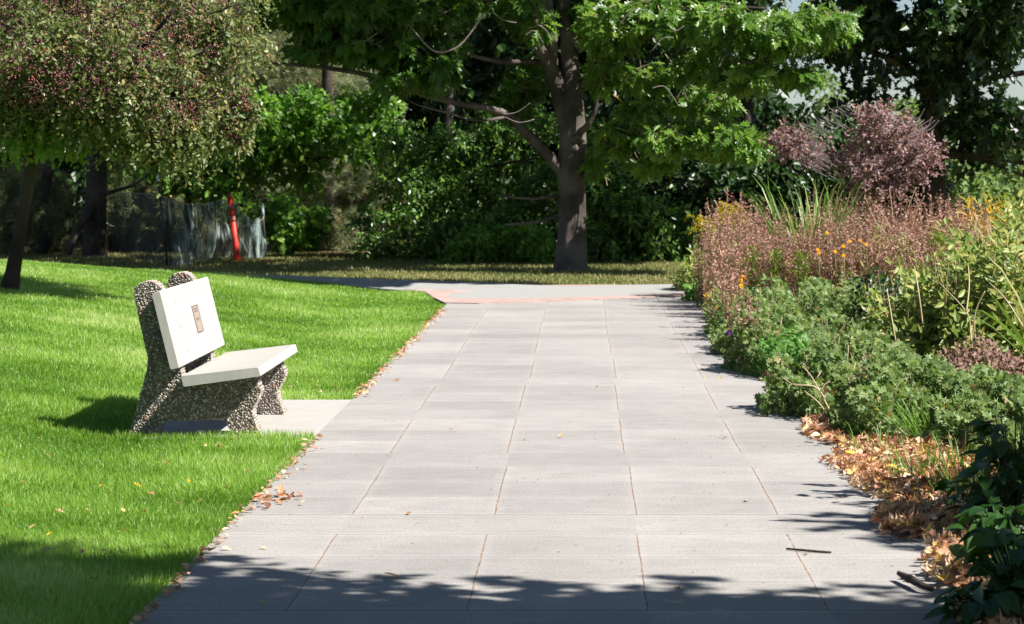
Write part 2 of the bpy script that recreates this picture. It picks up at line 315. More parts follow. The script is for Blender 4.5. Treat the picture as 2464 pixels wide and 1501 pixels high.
for k in range(9):
    a = k * 2.39996; tl = .5 + .3 * (k % 3) / 2; d = (math.sin(a) * math.sin(tl), math.cos(tl), math.cos(a) * math.sin(tl)); i = len(NEEDLES[0])
    NEEDLES[0].extend([(-.02, 0, 0), (.02, 0, 0), d]); NEEDLES[1].append((i, i + 1, i + 2))
def ball(seg=6, rings=4):
    V = [(0, 0, 1)]; F = []
    for i in range(1, rings):
        th = math.pi * i / rings
        for k in range(seg): V.append((math.sin(th) * math.cos(2 * math.pi * k / seg), math.sin(th) * math.sin(2 * math.pi * k / seg), math.cos(th)))
    V.append((0, 0, -1)); n = len(V) - 1
    for k in range(seg):
        k2 = (k + 1) % seg; F.append((0, 1 + k, 1 + k2)); F.append((n, n - seg + k2, n - seg + k))
        for i in range(rings - 2): F.append((1 + i * seg + k, 1 + (i + 1) * seg + k, 1 + (i + 1) * seg + k2, 1 + i * seg + k2))
    return V, F
BALL = ball(); PEB = ball(7, 5)
BLADE = ([(-.5, 0, 0), (.5, 0, 0), (.38, .5, .06), (-.38, .5, .06), (0, 1, .28)], [(0, 1, 2, 3), (3, 2, 4)])

def rdir(n, up=0.0):
    v = rng.normal(size=(n, 3)); v = norm(v); v[:, 2] += up; return norm(v)
def rball(n, shell=.0):
    v = norm(rng.normal(size=(n, 3))); r = rng.uniform(shell ** 3, 1, n) ** (1 / 3); return v * r[:, None]

CL = 11; CR = .30
def sprays(mb, C, RD, n, tm, size, per=7, tw=.45, droop=.5, mat=0, tmat=None, shell=.3, hang=.5, up=.8, outw=.6, twr=.006, tint=None):
    """n short leafy twigs spread through an ellipsoid (C centre, RD radii)."""
    C = np.asarray(C, float); RD = np.asarray(RD, float)
    K = max(3, n // CL); cc = rball(K, max(shell, .35)) * .88; b = cc[rng.integers(0, K, n)] + rball(n) * (CR if n > 40 else .5); s0 = C + b * RD
    d = norm(b * outw + rdir(n) * .7 + np.array([0, 0, -.1])); L = tw * rng.uniform(.5, 1.2, n)
    t = np.linspace(.25, 1, per)
    pos = s0[:, None, :] + d[:, None, :] * (L[:, None] * t)[:, :, None]; pos[:, :, 2] -= droop * (L[:, None] * t) ** 2 * 1.2
    pos = pos.reshape(-1, 3); N = len(pos)
    fd = norm(np.repeat(d, per, 0) * .5 + rdir(N) * .9 + np.array([0, 0, -hang]))
    nr = norm(rdir(N) * .8 + np.array([.45, -.5, up * .8]))
    base = np.repeat(rng.uniform(0, 1, n), per) * .6 + rng.uniform(0, 1, N) * .4
    if tint is not None: base = base * tint[1] + tint[0]
    mb.inst(tm, pos, fd, nr, size * rng.uniform(.7, 1.25, N), np.clip(base, 0, 1), mat)
    if tmat is not None:
        e = s0 + d * L[:, None]; e[:, 2] -= droop * L ** 2 * 1.2
        sd = norm(np.cross(d, rdir(n))) * twr
        V = np.stack([s0 - sd, s0 + sd, e], 1).reshape(-1, 3)
        mb.raw(V, np.arange(3 * n), np.full(n, 3), tmat, np.full(3 * n, .5))
def blob(u, v, Y, du, dv, dY): return P(u, v, Y), np.array([du / FPX * Y, dY, dv / FPX * Y])

# ------------------------------------------------------------ ground, path, pad, brick
xs = np.concatenate([np.linspace(-900, -40, 12), np.arange(-30, -10, 1.0), np.arange(-10, 8, .2), np.arange(8, 30, 1.0), np.linspace(40, 900, 12)])
ys = np.concatenate([np.linspace(-300, -10, 8), np.arange(-5, 8, 1.0), np.arange(8, 46, .25), np.arange(46, 90, 2.0), np.linspace(100, 2500, 14)])
X, Yg = np.meshgrid(xs, ys); Z = hgt(X, Yg)
V = np.stack([X, Yg, Z], -1).reshape(-1, 3); nx, ny = len(xs), len(ys)
I = (np.arange(ny - 1)[:, None] * nx + np.arange(nx - 1)[None, :]).ravel()
mb = MB(); mb.raw(V, np.stack([I, I + 1, I + nx + 1, I + nx], 1).ravel(), np.full(len(I), 4), 0, None, True)
tag(mb.build('ground', M['ground']), kind='structure')

def sheet(name, poly, z, mat, thick=.06, follow=False, parent=None):
    n = len(poly); f = (lambda p: z + (max(0, float(hgt(*p)) + .03) if follow else 0))
    V = [(x, y, f((x, y))) for x, y in poly] + [(x, y, f((x, y)) - thick) for x, y in poly]
    F = [tuple(range(n))] + [(i, i + n, (i + 1) % n + n, (i + 1) % n) for i in range(n)]
    m = MB(); m.faces(V, F); return m.build(name, mat, parent)
def edge_line(x0, x1, y0, y1, n, amp): return [(x0 + (x1 - x0) * i / n + rng.uniform(-amp, amp), y0 + (y1 - y0) * i / n) for i in range(n + 1)]
pl = [(1.47, -6)] + edge_line(1.47, 1.47, 0, 33, 30, .006) + edge_line(-1.58, -1.58, 31.8, 0, 30, .006) + [(-1.58, -6)]
tag(sheet('path', pl, 0, M['path'], .1), kind='structure')
tag(sheet('bench_pad', [(-1.585, 15.50), (-1.585, 18.02), (-2.60, 18.0), (-2.60, 15.50)], -.006, M['pad'], .08), kind='structure')
# the crossing walk: brick, with a tongue of grey concrete
NEAR = [(-1.2, 30.26), (-1.60, 30.4), (-1.80, 31.6), (-1.98, 33.0), (-2.6, 33.9), (-3.6, 34.8), (-5.5, 36.0), (-9, 37.6), (-16, 39.4)]
FAR = [(-16, 40.6), (-9, 38.9), (-5.5, 37.6), (-3.1, 36.5), (-2.2, 36.1), (-1.2, 35.4), (-.56, 35.0), (.4, 34.95), (1.39, 35.2), (2.6, 35.8), (4.5, 37.2)]
brk = [(4.5, 34.5), (2.6, 33.0), (1.6, 32.3), (1.27, 32.1), (.29, 31.2), (-.35, 30.8)] + NEAR + FAR
def dens(poly):
    out = []
    for i in range(len(poly)):
        a, b = np.array(poly[i]), np.array(poly[(i + 1) % len(poly)]); k = max(1, int(np.linalg.norm(b - a) / .5))
        out += [tuple(a + (b - a) * j / k) for j in range(k)]
    return out
tag(sheet('crossing_path', brk, .004, M['gray'], .06, True), kind='structure')
band = [(-1.6, 30.4), (-1.2, 30.26), (-.35, 30.75), (.29, 31.2), (1.27, 32.1), (2.6, 33.4), (4.5, 35.0), (4.5, 35.7), (2.6, 34.1), (1.3, 32.8), (.49, 32.05), (-.07, 31.65), (-.6, 31.35), (-1.1, 31.3), (-1.55, 31.4), (-1.68, 32.3), (-1.55, 33.0), (-1.1, 33.8), (-.5, 34.5), (.4, 34.86), (.4, 35.0), (-.6, 34.75), (-1.25, 34.15), (-1.7, 33.6), (-2.3, 33.7), (-1.98, 33.0), (-1.8, 31.6)]
tag(sheet('brick_band', band, .009, M['brick'], .05, True), kind='structure')
NX = np.array([p[0] for p in NEAR[::-1]]); NY = np.array([p[1] for p in NEAR[::-1]]); FX = np.array([p[0] for p in FAR]); FY = np.array([p[1] for p in FAR])

# ------------------------------------------------------------ lawn
def lawn():
    mb = MB(); pts = []
    for y0 in np.arange(8.6, 38, .5):
        xl = -.222 * (y0 + .5) - .9; a = (-1.56 - xl) * .5; n = int(a * 15500 * (9 / (y0 + .25)) ** 1.55)
        if n > 0: pts.append(np.stack([rng.uniform(xl, -1.575, n), rng.uniform(y0, y0 + .5, n)], 1))
    p = np.concatenate(pts); x, y = p[:, 0], p[:, 1]
    keep = ~((x > -2.60) & (y > 15.56 + .03 * np.sin(x * 9)) & (y < 18.03)) & (y < np.interp(x, NX, NY) - .02)
    p = p[keep]; x, y = p[:, 0], p[:, 1]; N = len(p)
    pos = np.stack([x, y, hgt(x, y) - .002], 1)
    f1 = np.sin(x * 2.1 + y * .7) + np.sin(x * .9 - y * 1.7 + 2) + .7 * np.sin(x * 5.3 + 1.3 * np.sin(y * 3.1)) + .6 * np.sin(y * 6.1 + x * 2.0)
    lean = np.stack([.28 * np.sin(x * 3.3 + np.sin(y * 2.7) * 2) , .28 * np.cos(x * 2.3 + y * 3.9), np.ones(N)], 1)
    edge = np.exp(-np.maximum(0, -1.58 - x) / .09); edge = np.where((y > 15.36) & (y < 18.03), 0, edge)
    lean[:, 0] += edge * .75 * rng.uniform(.2, 1, N); lean[:, :2] += rng.normal(scale=.34, size=(N, 2))
    pad = (x > -2.76) & (np.abs(y - 15.5) < .14); lean[pad, 2] += 1.0
    H = (.044 + .006 * f1) * rng.uniform(.65, 1.25, N) * (1 + .35 * edge) + pad * .022; H = np.clip(H, .02, .11) * 1.12
    Wd = .0030 * (y / 9) ** .85 * rng.uniform(.7, 1.3, N)
    nr = np.stack([rng.normal(size=N), rng.normal(size=N), np.zeros(N)], 1)
    rn = np.clip(.42 + .14 * f1 + .10 * np.sin(x * .8 + 1) * np.sin(y * .5) + rng.normal(scale=.2, size=N), 0, .94); rn = np.where(rng.uniform(size=N) < .02, rng.uniform(.9, 1, N), rn)
    mb.inst(BLADE, pos, norm(lean), nr, np.stack([Wd, H, H], 1), rn, 0)
    return mb.build('grass', M['grass'])
tag(lawn(), 'bright green mown lawn beside the concrete path', 'lawn', kind='stuff')
def dry_grass():
    mb = MB(); n = 150000; x = rng.uniform(-13, 5, n); y = rng.uniform(34.9, 48, n)
    k = (y > np.interp(x, FX, FY) + .05) & (np.abs(x) < .23 * y + 1); x, y = x[k], y[k]; N = len(x)
    pos = np.stack([x, y, hgt(x, y) + .0], 1); H = .055 * rng.uniform(.5, 1.3, N)
    d = np.stack([rng.normal(scale=.35, size=N), rng.normal(scale=.35, size=N), np.ones(N)], 1)
    mb.inst(BLADE, pos, norm(d), rdir(N), np.stack([H * .22, H, H], 1), np.clip(rng.normal(.5, .25, N) + .15 * np.sin(x * 2.3 + y), 0, 1), 0)
    return mb.build('grass', M['drygrass'])
tag(dry_grass(), 'thin dry olive grass under the trees beyond the crossing walk', 'grass', kind='stuff')

# ------------------------------------------------------------ the bench
def bench():
    Y0, Y1 = 15.45, 17.43
    root = empty('park_bench', (-2.25, 16.3, 0), 'pebbled concrete bench with a white slab seat and back on the lawn edge', 'bench')
    rl = np.array(root.location)
    def xz(u, v, Y): p = P(u, v, Y); return np.array([p[0], p[2]])
    def slab(q, bev=.007):
        q = [xz(u, v, Y0) for u, v in q]; c = sum(q) / 4; out = []
        for i in range(4):
            a, b, d = q[i - 1], q[i], q[(i + 1) % 4]; e1 = (a - b) / np.linalg.norm(a - b); e2 = (d - b) / np.linalg.norm(d - b)
            for t in np.linspace(0, 1, 4):
                k = (b + e1 * bev * (1 - t) ** 1.5 + e2 * bev * t ** 1.5); out.append(k)
        mb = MB(); n = len(out); V = []
        rings = [(Y0, 1), (Y0 + .003, .6), (Y0 + bev, 0), (Y1 - bev, 0), (Y1 - .003, .6), (Y1, 1)]
        for yy, s in rings:
            for k in out:
                dd = (c - k) / np.linalg.norm(c - k); V.append((k[0] + dd[0] * bev * .7 * s, yy, k[1] + dd[1] * bev * .7 * s))
        F = []
        for r in range(len(rings) - 1):
            for i in range(n): F.append((r * n + i, r * n + (i + 1) % n, (r + 1) * n + (i + 1) % n, (r + 1) * n + i))
        F += [tuple(range(n))[::-1], tuple(range((len(rings) - 1) * n, len(rings) * n))]
        mb.faces(V, F, 0, 0, False); return mb, q
    sb, _ = slab([(433, 905), (440, 931), (629, 905), (623, 883)])
    o = sb.build('seat', M['slab'], root); o.location = -rl
    bb, q = slab([(365, 707), (410.5, 891), (431, 886), (384, 699)])
    back = bb.build('backrest', M['slab'], root); back.location = -rl
    ft, fb = np.array([q[3][0], q[3][1]]), np.array([q[2][0], q[2][1]]); dn = (fb - ft); nrm2 = np.array([-dn[1], dn[0]]); nrm2 /= np.linalg.norm(nrm2)
    if nrm2[0] < 0: nrm2 = -nrm2
    def on_face(y, r, off): k = ft + dn * r + nrm2 * off; return np.array([k[0], y, k[1]])
    def plate(ya, yb, ra, rb, off, th, mat, name):
        m = MB(); V = [on_face(y, r, f) for f in (off - th, off) for (y, r) in ((ya, ra), (yb, ra), (yb, rb), (ya, rb))]
        m.faces(V, [(4, 5, 6, 7), (0, 1, 5, 4), (1, 2, 6, 5), (2, 3, 7, 6), (3, 0, 4, 7)]); return m
    fr = MB()
    for a in ((16.44, 16.68, .318, .332), (16.44, 16.68, .672, .686), (16.44, 16.446, .332, .672), (16.674, 16.68, .332, .672)):
        m = plate(*a, .006, .01, None, ''); fr.V += m.V; fr.L += [l + fr.n for l in m.L]; fr.T += m.T; fr.M += m.M; fr.R += m.R; fr.Sm += m.Sm; fr.n += m.n
    pq = plate(16.446, 16.674, .332, .672, .0035, .01, None, '').build('plaque', M['plaque'], back)
    fo = fr.build('frame', M['plaque_frame'], pq)
    for blk in (((.36, 16.49, 16.63), (.392, 16.50, 16.62)), ((.49, 16.48, 16.64), (.512, 16.50, 16.62))):
      tx = MB()      # worn raised lines of the plaque, a heading and a faint name line, unreadable in the photograph too
      for r_, a_, b_ in blk:
        yy = a_
        while yy < b_ - .006:
            wd = rng.uniform(.003, .008); m = plate(yy, yy + wd, r_, r_ + (.018 if r_ < .4 else .013), .0050, .002, None, '')
            tx.V += m.V; tx.L += [l + tx.n for l in m.L]; tx.T += m.T; tx.M += m.M; tx.R += m.R; tx.Sm += m.Sm; tx.n += m.n
            yy += wd + .0045
      tx.build('lettering', M['plaque_frame'], pq)
    for y in (15.88, 17.17):
        for r in (.21, .52, .84):
            m = MB(); c = on_face(y, r, .0); ax = np.array([nrm2[0], 0, nrm2[1]]); dnv = norm(np.array([dn[0], 0, dn[1]]))
            V = []
            for k in range(10):
                a = 2 * math.pi * k / 10; V.append(c + ax * .0012 + np.array([0, 1, 0]) * math.cos(a) * .005 + dnv * math.sin(a) * .011)
            V += [v - ax * .006 for v in V]; m.faces(V, [tuple(range(10))] + [(i, i + 10, (i + 1) % 10 + 10, (i + 1) % 10) for i in range(10)])
            m.build('bolt_recess_shade', M['dark'], back)  # flat dark disc on the slab, painted as the shade inside a bolt dent
    OUT = [(324, 709), (327, 694), (338, 684.5), (350, 680), (364, 679), (378, 684), (388, 696), (392, 712), (436, 892), (442, 926), (612, 904), (621, 921), (629, 937), (622, 958), (606, 985), (614, 1012), (626, 1044), (562, 1044), (549, 1017), (540, 1006), (397, 1010), (385, 1020), (378, 1044), (313, 1044), (337, 959), (355, 890), (358, 862), (346, 812), (334, 756)]
    A = np.array([xz(u, v, 15.68) for u, v in OUT]); A = A.mean(0) + (A - A.mean(0)) * [1.0, 1.012]; A[:, 1] = np.where(A[:, 1] < .012, -.01, A[:, 1])
    def inside(p, Q):
        x, z = p[:, 0], p[:, 1]; r = np.zeros(len(p), bool); j = len(Q) - 1
        for i in range(len(Q)):
            c = ((Q[i][1] > z) != (Q[j][1] > z)) & (x < (Q[j][0] - Q[i][0]) * (z - Q[i][1]) / (Q[j][1] - Q[i][1] + 1e-12) + Q[i][0]); r ^= c; j = i
        return r
    for Ya in (15.66, 16.93):
        TH = .16; m = MB(); n = len(A); V = [(a[0], Ya, a[1]) for a in A] + [(a[0], Ya + TH, a[1]) for a in A]
        m.faces(V, [tuple(range(n)), tuple(range(n, 2 * n))[::-1]] + [(i, (i + 1) % n, (i + 1) % n + n, i + n) for i in range(n)][::1], 0)
        sp = .0160; gx, gz = np.meshgrid(np.arange(-2.75, -1.85, sp), np.arange(.0, .95, sp * .87)); gx = gx + (np.arange(gx.shape[0])[:, None] % 2) * sp / 2
        g = np.stack([gx.ravel(), gz.ravel()], 1) + rng.uniform(-.0055, .0055, (gx.size, 2))
        for side in (-1, 1):
            q_ = g[inside(g, A)]; N = len(q_); yy = Ya if side < 0 else Ya + TH
            pos = np.stack([q_[:, 0], np.full(N, yy), q_[:, 1]], 1); th = rng.uniform(0, 2 * math.pi, N)
            fw = np.stack([np.cos(th), np.zeros(N), np.sin(th)], 1); nr = np.tile([0, float(side), 0], (N, 1)) + rng.normal(scale=.15, size=(N, 3))
            s = rng.uniform(.75, 1.15, N); sz = np.stack([.0062 * s, .0062 * s * rng.uniform(1.05, 1.7, N), .005 * s], 1)
            m.inst(PEB, pos, fw, nr, sz, rng.uniform(0, 1, N), 1, True)
        for i in range(n):      # rims
            a, b = A[i], A[(i + 1) % n]; L = np.linalg.norm(b - a); k = int(L / sp)
            if k < 1 or max(a[1], b[1]) < .02: continue
            tt, ww = np.meshgrid((np.arange(k) + .5) / k, np.arange(.008, TH, sp)); N = tt.size
            tt = tt.ravel() + rng.uniform(-.2, .2, N) / k; ww = ww.ravel() + rng.uniform(-.003, .003, N)
            pos = np.stack([a[0] + (b - a)[0] * tt, Ya + ww, a[1] + (b - a)[1] * tt], 1); on = np.array([(b - a)[1], 0, -(b - a)[0]]) / L
            th = rng.uniform(0, 6.28, N); e = np.array([(b - a)[0], 0, (b - a)[1]]) / L
            fw = np.cos(th)[:, None] * e + np.sin(th)[:, None] * np.array([0, 1., 0]); s = rng.uniform(.75, 1.1, N)
            m.inst(PEB, pos, fw, np.tile(on, (N, 1)), np.stack([.0072 * s, .0092 * s, .005 * s], 1), rng.uniform(.45, 1, N), 1, True)
        o = m.build('support', [M['mortar'], M['pebble']], root); o.location = -rl
bench()

# ------------------------------------------------------------ trees
def tree_root(name, base, label, cat='tree', group=None): return empty(name, base, label, cat, group)
def at_root(mb, name, mats, root): o = mb.build(name, mats, root); o.location = [-c for c in root.location]; return o
def limb_px(mb, pts, mat=0, seg=8, rough=.06): mb.tube([P(u, v, Y) for u, v, Y, r in pts], [r for *_, r in pts], seg, mat, .5, 5, rough)

CL = 26; CR = .15
def crabapple():
    b = ground_hit(25, 694); Y = b[1]; root = tree_root('crabapple_tree', b, 'crabapple tree with small purple fruit and a leaning thin trunk')
    t = MB(); limb_px(t, [(22, 702, Y, .11), (30, 660, Y, .080), (48, 560, Y, .066), (66, 450, Y, .062), (82, 385, Y, .06), (104, 330, Y, .055), (135, 240, Y + .2, .045), (170, 100, Y + .3, .035), (190, -60, Y + .4, .02)], 0, 14)
    limb_px(t, [(80, 395, Y, .06), (55, 358, Y - .1, .05), (25, 315, Y - .3, .045), (-15, 265, Y - .4, .04), (-60, 160, Y - .5, .03)], 0, 10)
    limb_px(t, [(104, 330, Y, .04), (220, 240, Y - .6, .03), (330, 130, Y - 1, .024), (420, 20, Y - 1.2, .018)], 0, 7)
    limb_px(t, [(120, 280, Y, .03), (300, 180, Y + .6, .024), (480, 140, Y + .6, .016), (590, 190, Y + .5, .008)], 0, 6)
    for k in range(60):
        u, v = rng.uniform(-60, 560), rng.uniform(-40, 270); yy = Y + rng.uniform(-2.1, -.3)
        limb_px(t, [(u, v, yy, .007), (u + rng.uniform(20, 45), v - rng.uniform(-15, 35), yy - .1, .005), (u + rng.uniform(50, 100), v - rng.uniform(-10, 60), yy, .003)], 0, 4)
    at_root(t, 'trunk', [M['crabbark']], root)
    c = MB(); be = MB()
    B = [(60, 60, 0, 260, 170, 2.0, 1150), (330, 60, 0, 210, 190, 1.8, 1300), (480, 110, .3, 120, 140, 1.2, 560), (200, 170, -.8, 230, 120, 1.2, 1200), (380, 225, -.6, 130, 110, .9, 640), (60, 190, -.9, 150, 90, .8, 520),
         (460, 270, -.2, 80, 85, .5, 260), (-160, 90, 0, 200, 220, 2, 500), (150, -190, .5, 420, 190, 2.2, 1000), (330, 285, -.7, 120, 38, .4, 160), (230, 245, -.9, 120, 40, .5, 200), (440, 315, -.4, 90, 32, .4, 130), (520, 310, -.3, 60, 50, .4, 130), (560, 120, .2, 45, 110, .7, 170)]
    for u, v, dy, du, dv, dY, n in B:
        C, RD = blob(u, v, Y + dy, du, dv, dY); sprays(c, C, RD, int(n * .78), OVATE, .054, 8, .38, .9, 0, 1, .1, .35, .6, .5, .003)
    sprays(c, *blob(545, 0, Y + .2, 70, 120, 1.0), 330, OVATE, .05, 8, .38, .9, 0, 1, .1, .35, .6, .5, .003)
    # hanging strings of leaf and fruit on the outer side
    for u, v, L in ((560, 215, 125), (548, 250, 105), (585, 300, 60), (572, 270, 80), (470, 330, 50), (440, 300, 60), (360, 350, 45), (300, 340, 40), (500, 290, 70), (255, 330, 30), (600, 250, 50), (590, 210, 60)):
        for k in range(5):
            C, RD = blob(u + rng.uniform(-5, 5), v + L * (k + .5) / 5, Y - .3, 13, L / 9, .12); sprays(c, C, RD, 7, OVATE, .048, 6, .14, .9, 0, None, .0, .8, .5, .3)
            N = 16; p = C + rball(N) * RD * 1.3; be.inst(BALL, p, rdir(N), rdir(N), .0095 * rng.uniform(.8, 1.2, N), rng.uniform(0, .8, N), 0, True)
    for u, v, dy, du, dv, dY, n in B[:8]:
        C, RD = blob(u, v, Y + dy, du, dv, dY); k = n // 3; cc = C + rball(k, .55) * RD; cc[:, 1] -= .08
        p = np.repeat(cc, 6, 0) + rng.normal(scale=.035, size=(k * 6, 3)); N = len(p)
        be.inst(BALL, p, rdir(N), rdir(N), .0088 * rng.uniform(.8, 1.2, N), rng.uniform(0, .85, N), 0, True)
    C, RD = blob(130, 315, Y - .3, 100, 35, .5)
    low = MB(); sprays(low, C, RD, 150, OVATE, .08, 6, .2, 1.2, 0, None, .0, 1.3, .2, .3)
    sprays(low, *blob(30, 318, Y - .3, 60, 22, .4), 60, OVATE, .08, 6, .2, 1.2, 0, None, .0, 1.3, .2, .3)
    cc = C + rball(40) * RD; p = np.repeat(cc, 3, 0) + rng.normal(scale=.03, size=(120, 3)); be.inst(BALL, p, rdir(120), rdir(120), np.full(120, .011), np.full(120, 1.0), 0, True)
    at_root(c, 'crown', [M['crab'], M['crabbark']], root); at_root(low, 'lower_leaves', [M['crablow']], root); at_root(be, 'berries', [M['berry']], root)
crabapple()
CL = 11; CR = .3

def oak():
    Y = 40.0; b = P(1378, 655, Y); b[2] = -.03; root = tree_root('oak_tree', b, 'large oak at the end of the path with a low limb reaching left')
    t = MB()
    limb_px(t, [(1372, 672, Y, .32), (1374, 630, Y, .245), (1376, 560, Y, .215), (1377, 480, Y, .205), (1376, 400, Y, .205), (1378, 330, Y, .205), (1374, 250, Y, .19), (1374, 180, Y, .15), (1366, 90, Y + .1, .11), (1350, -20, Y + .2, .12), (1340, -250, Y + .4, .08), (1330, -500, Y + .5, .04)], 0, 22, .05)
    limb_px(t, [(1358, 300, Y - .02, .10), (1337, 200, Y - .12, .125), (1305, 120, Y - .25, .11), (1270, 70, Y - .3, .10), (1235, 25, Y - .4, .09), (1170, -10, Y - .6, .08), (1080, -80, Y - .9, .06)], 0, 12)
    limb_px(t, [(1332, 170, Y - .1, .07), (1330, 100, Y - .3, .07), (1318, 20, Y - .4, .085), (1310, -100, Y - .4, .06)], 0, 10)
    limb_px(t, [(1365, 425, Y - .02, .10), (1325, 380, Y - .1, .085), (1270, 325, Y - .3, .07), (1222, 278, Y - .6, .06), (1180, 262, Y - .8, .052), (1100, 248, Y - 1.1, .044), (1020, 226, Y - 1.4, .05), (960, 200, Y - 1.6, .045), (860, 175, Y - 2.0, .036), (740, 158, Y - 2.3, .028), (620, 150, Y - 2.6, .018)], 0, 10)
    limb_px(t, [(1225, 280, Y - .6, .03), (1150, 290, Y - 1, .022), (1080, 272, Y - 1.2, .016), (1000, 250, Y - 1.3, .01), (960, 225, Y - 1.4, .007)], 0, 6)
    limb_px(t, [(1320, 150, Y, .05), (1260, 148, Y - .2, .045), (1205, 148, Y - .4, .038), (1120, 130, Y - .8, .025)], 0, 8)
    limb_px(t, [(1385, 215, Y, .08), (1480, 140, Y - .4, .06), (1600, 60, Y - 1, .045), (1720, 20, Y - 1.4, .03), (1840, 20, Y - 1.6, .02)], 0, 8)
    limb_px(t, [(1390, 120, Y, .07), (1500, 75, Y - .2, .05), (1640, 48, Y - .5, .04), (1780, 45, Y - .6, .025)], 0, 8)
    limb_px(t, [(1392, 320, Y - .1, .06), (1415, 300, Y - .3, .05), (1436, 250, Y - .35, .03), (1430, 205, Y - .3, .02)], 0, 7)
    limb_px(t, [(1621, 90, Y - .9, .02), (1634, 150, Y - .8, .018), (1638, 195, Y - .8, .013), (1655, 245, Y - .9, .010), (1662, 270, Y - .9, .007)], 0, 6)
    limb_px(t, [(1350, 470, Y, .035), (1280, 478, Y - .2, .025), (1200, 470, Y - .3, .015)], 0, 6); limb_px(t, [(1352, 515, Y, .035), (1290, 535, Y - .2, .025), (1215, 540, Y - .3, .018)], 0, 6)
    # bark scar where a limb was lost
    for k in range(16):
        a = rng.uniform(0, 6.28); C = P(1392 + 14 * math.cos(a), 345 + 15 * math.sin(a), Y - .20); t.inst(BALL, C[None], rdir(1), np.array([[.2, -1., .1]]), np.array([[.045, .07, .035]]), np.array([.5]), 0, True)
    for k in range(24):      # bare grey twigs
        u, v = rng.choice([rng.uniform(760, 1300), rng.uniform(1420, 1960)]), rng.uniform(0, 300); yy = Y - rng.uniform(.8, 3)
        s_ = rng.choice([-1, 1]); l = rng.uniform(20, 75); limb_px(t, [(u, v, yy, .006), (u + s_ * l * .5, v + rng.uniform(-12, 16), yy, .005), (u + s_ * l, v + rng.uniform(-35, 45), yy, .003)], 1, 4)
    limb_px(t, [(985, 60, 37, .006), (1040, 120, 37, .012), (1085, 120, 37, .014), (1120, 95, 37, .013), (1165, 30, 37, .015)], 1, 5)
    at_root(t, 'trunk', [M['bark'], M['smoketwig']], root)
    c = MB()
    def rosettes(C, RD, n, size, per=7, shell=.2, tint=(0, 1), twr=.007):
        b_ = rball(n, shell); s0 = np.asarray(C) + b_ * np.asarray(RD)
        q_ = (s0[:, 0] - .05) / .82; y0 = s0[:, 1] + .34 * q_; z0 = s0[:, 2] - q_     # openings in the crown that let sun on to the trunk
        gap = (q_ > .3) & (np.abs(y0 - 39.8) < .42) & (((z0 > 1.9) & (z0 < 2.8)) | ((z0 > .7) & (z0 < 1.35)) | ((z0 > 3.3) & (z0 < 3.7)))
        b_ = b_[~gap]; s0 = s0[~gap]; n = len(s0); d = norm(b_ * .6 + rdir(n) * .5 + np.array([.05, -.1, -.05]))
        per_n = per; ang = np.tile(np.arange(per_n) * 2.4, n) + np.repeat(rng.uniform(0, 6.28, n), per_n)
        dd = np.repeat(d, per_n, 0); a1 = norm(np.cross(dd, rdir(n * per_n) * .01 + np.array([0.1, 0, 1.]))); a2 = np.cross(dd, a1)
        f = dd * .55 + a1 * np.cos(ang)[:, None] * .75 + a2 * np.sin(ang)[:, None] * .75; f[:, 2] -= rng.uniform(.35, 1.0, len(f))
        pos = np.repeat(s0, per_n, 0) - dd * rng.uniform(0, .12, len(f))[:, None]; nr = norm(dd * .7 + np.array([.45, -.45, .8]) + rdir(len(f)) * .35)
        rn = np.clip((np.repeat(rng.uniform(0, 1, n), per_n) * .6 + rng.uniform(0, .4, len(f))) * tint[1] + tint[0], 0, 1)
        c.inst(OAK, pos, f, nr, size * rng.uniform(.7, 1.2, len(f)), rn, 0)
        e = s0 - d * .35; sd = norm(np.cross(d, rdir(n))) * twr; c.raw(np.stack([e - sd, e + sd, s0], 1).reshape(-1, 3), np.arange(3 * n), np.full(n, 3), 1, np.full(3 * n, .5))
    # right, sunlit sprays
    for (u, v, dY, du, dv, rY, n) in [(1470, 60, -.8, 90, 75, .9, 150), (1600, 40, -1.2, 110, 55, .9, 160), (1740, 60, -1.5, 110, 60, .9, 170), (1880, 80, -1.8, 90, 55, .8, 130), (1980, 60, -1.6, 90, 50, .8, 90),
                                     (1800, 175, -1.6, 100, 45, .7, 110), (1925, 175, -1.6, 60, 32, .5, 45), (1690, 160, -1.0, 80, 45, .7, 90), (1540, 270, -1.0, 70, 38, .6, 70), (1620, 330, -1.6, 90, 42, .6, 120), (1740, 330, -1.8, 90, 42, .6, 120), (1800, 350, -1.9, 55, 32, .5, 60),
                                     (1490, 330, -1.0, 55, 42, .5, 60), (1460, 180, -.8, 50, 45, .6, 50), (1440, 400, -.5, 40, 40, .5, 26), (1560, 390, -.6, 80, 28, .5, 50), (1700, 250, -.2, 90, 45, .7, 60), (1560, 180, -.1, 90, 45, .7, 60), (1300, 60, -1.3, 50, 40, .5, 24)]:
        C, RD = blob(u, v, Y + dY, du, dv, rY); rosettes(C, RD, int(n * .78), .215)
    # left sprays, their shade painted in by a darker leaf tint
    for (u, v, dY, du, dv, rY, n) in [(600, 15, -2.4, 90, 50, .8, 120), (1290, 30, .5, 80, 60, .6, 110), (1400, 30, .5, 60, 60, .6, 80), (760, 110, -2.2, 60, 30, .6, 50), (1250, 5, -1, 60, 30, .8, 60), (1080, 10, -1, 90, 45, 1, 110), (1000, 30, -1.5, 120, 60, 1.1, 160), (850, 20, -2, 120, 55, 1.1, 150), (700, 10, -2.2, 130, 42, 1.1, 130), (1060, 110, -1, 55, 35, .8, 60), (1030, 170, -1.6, 90, 45, .8, 110), (900, 110, -2, 110, 42, .9, 120), (780, 60, -2, 90, 38, .8, 60), (1260, 190, .4, 55, 55, .6, 40), (960, 190, -1.8, 70, 30, .6, 50), (1235, 245, .3, 60, 45, .5, 26)]:
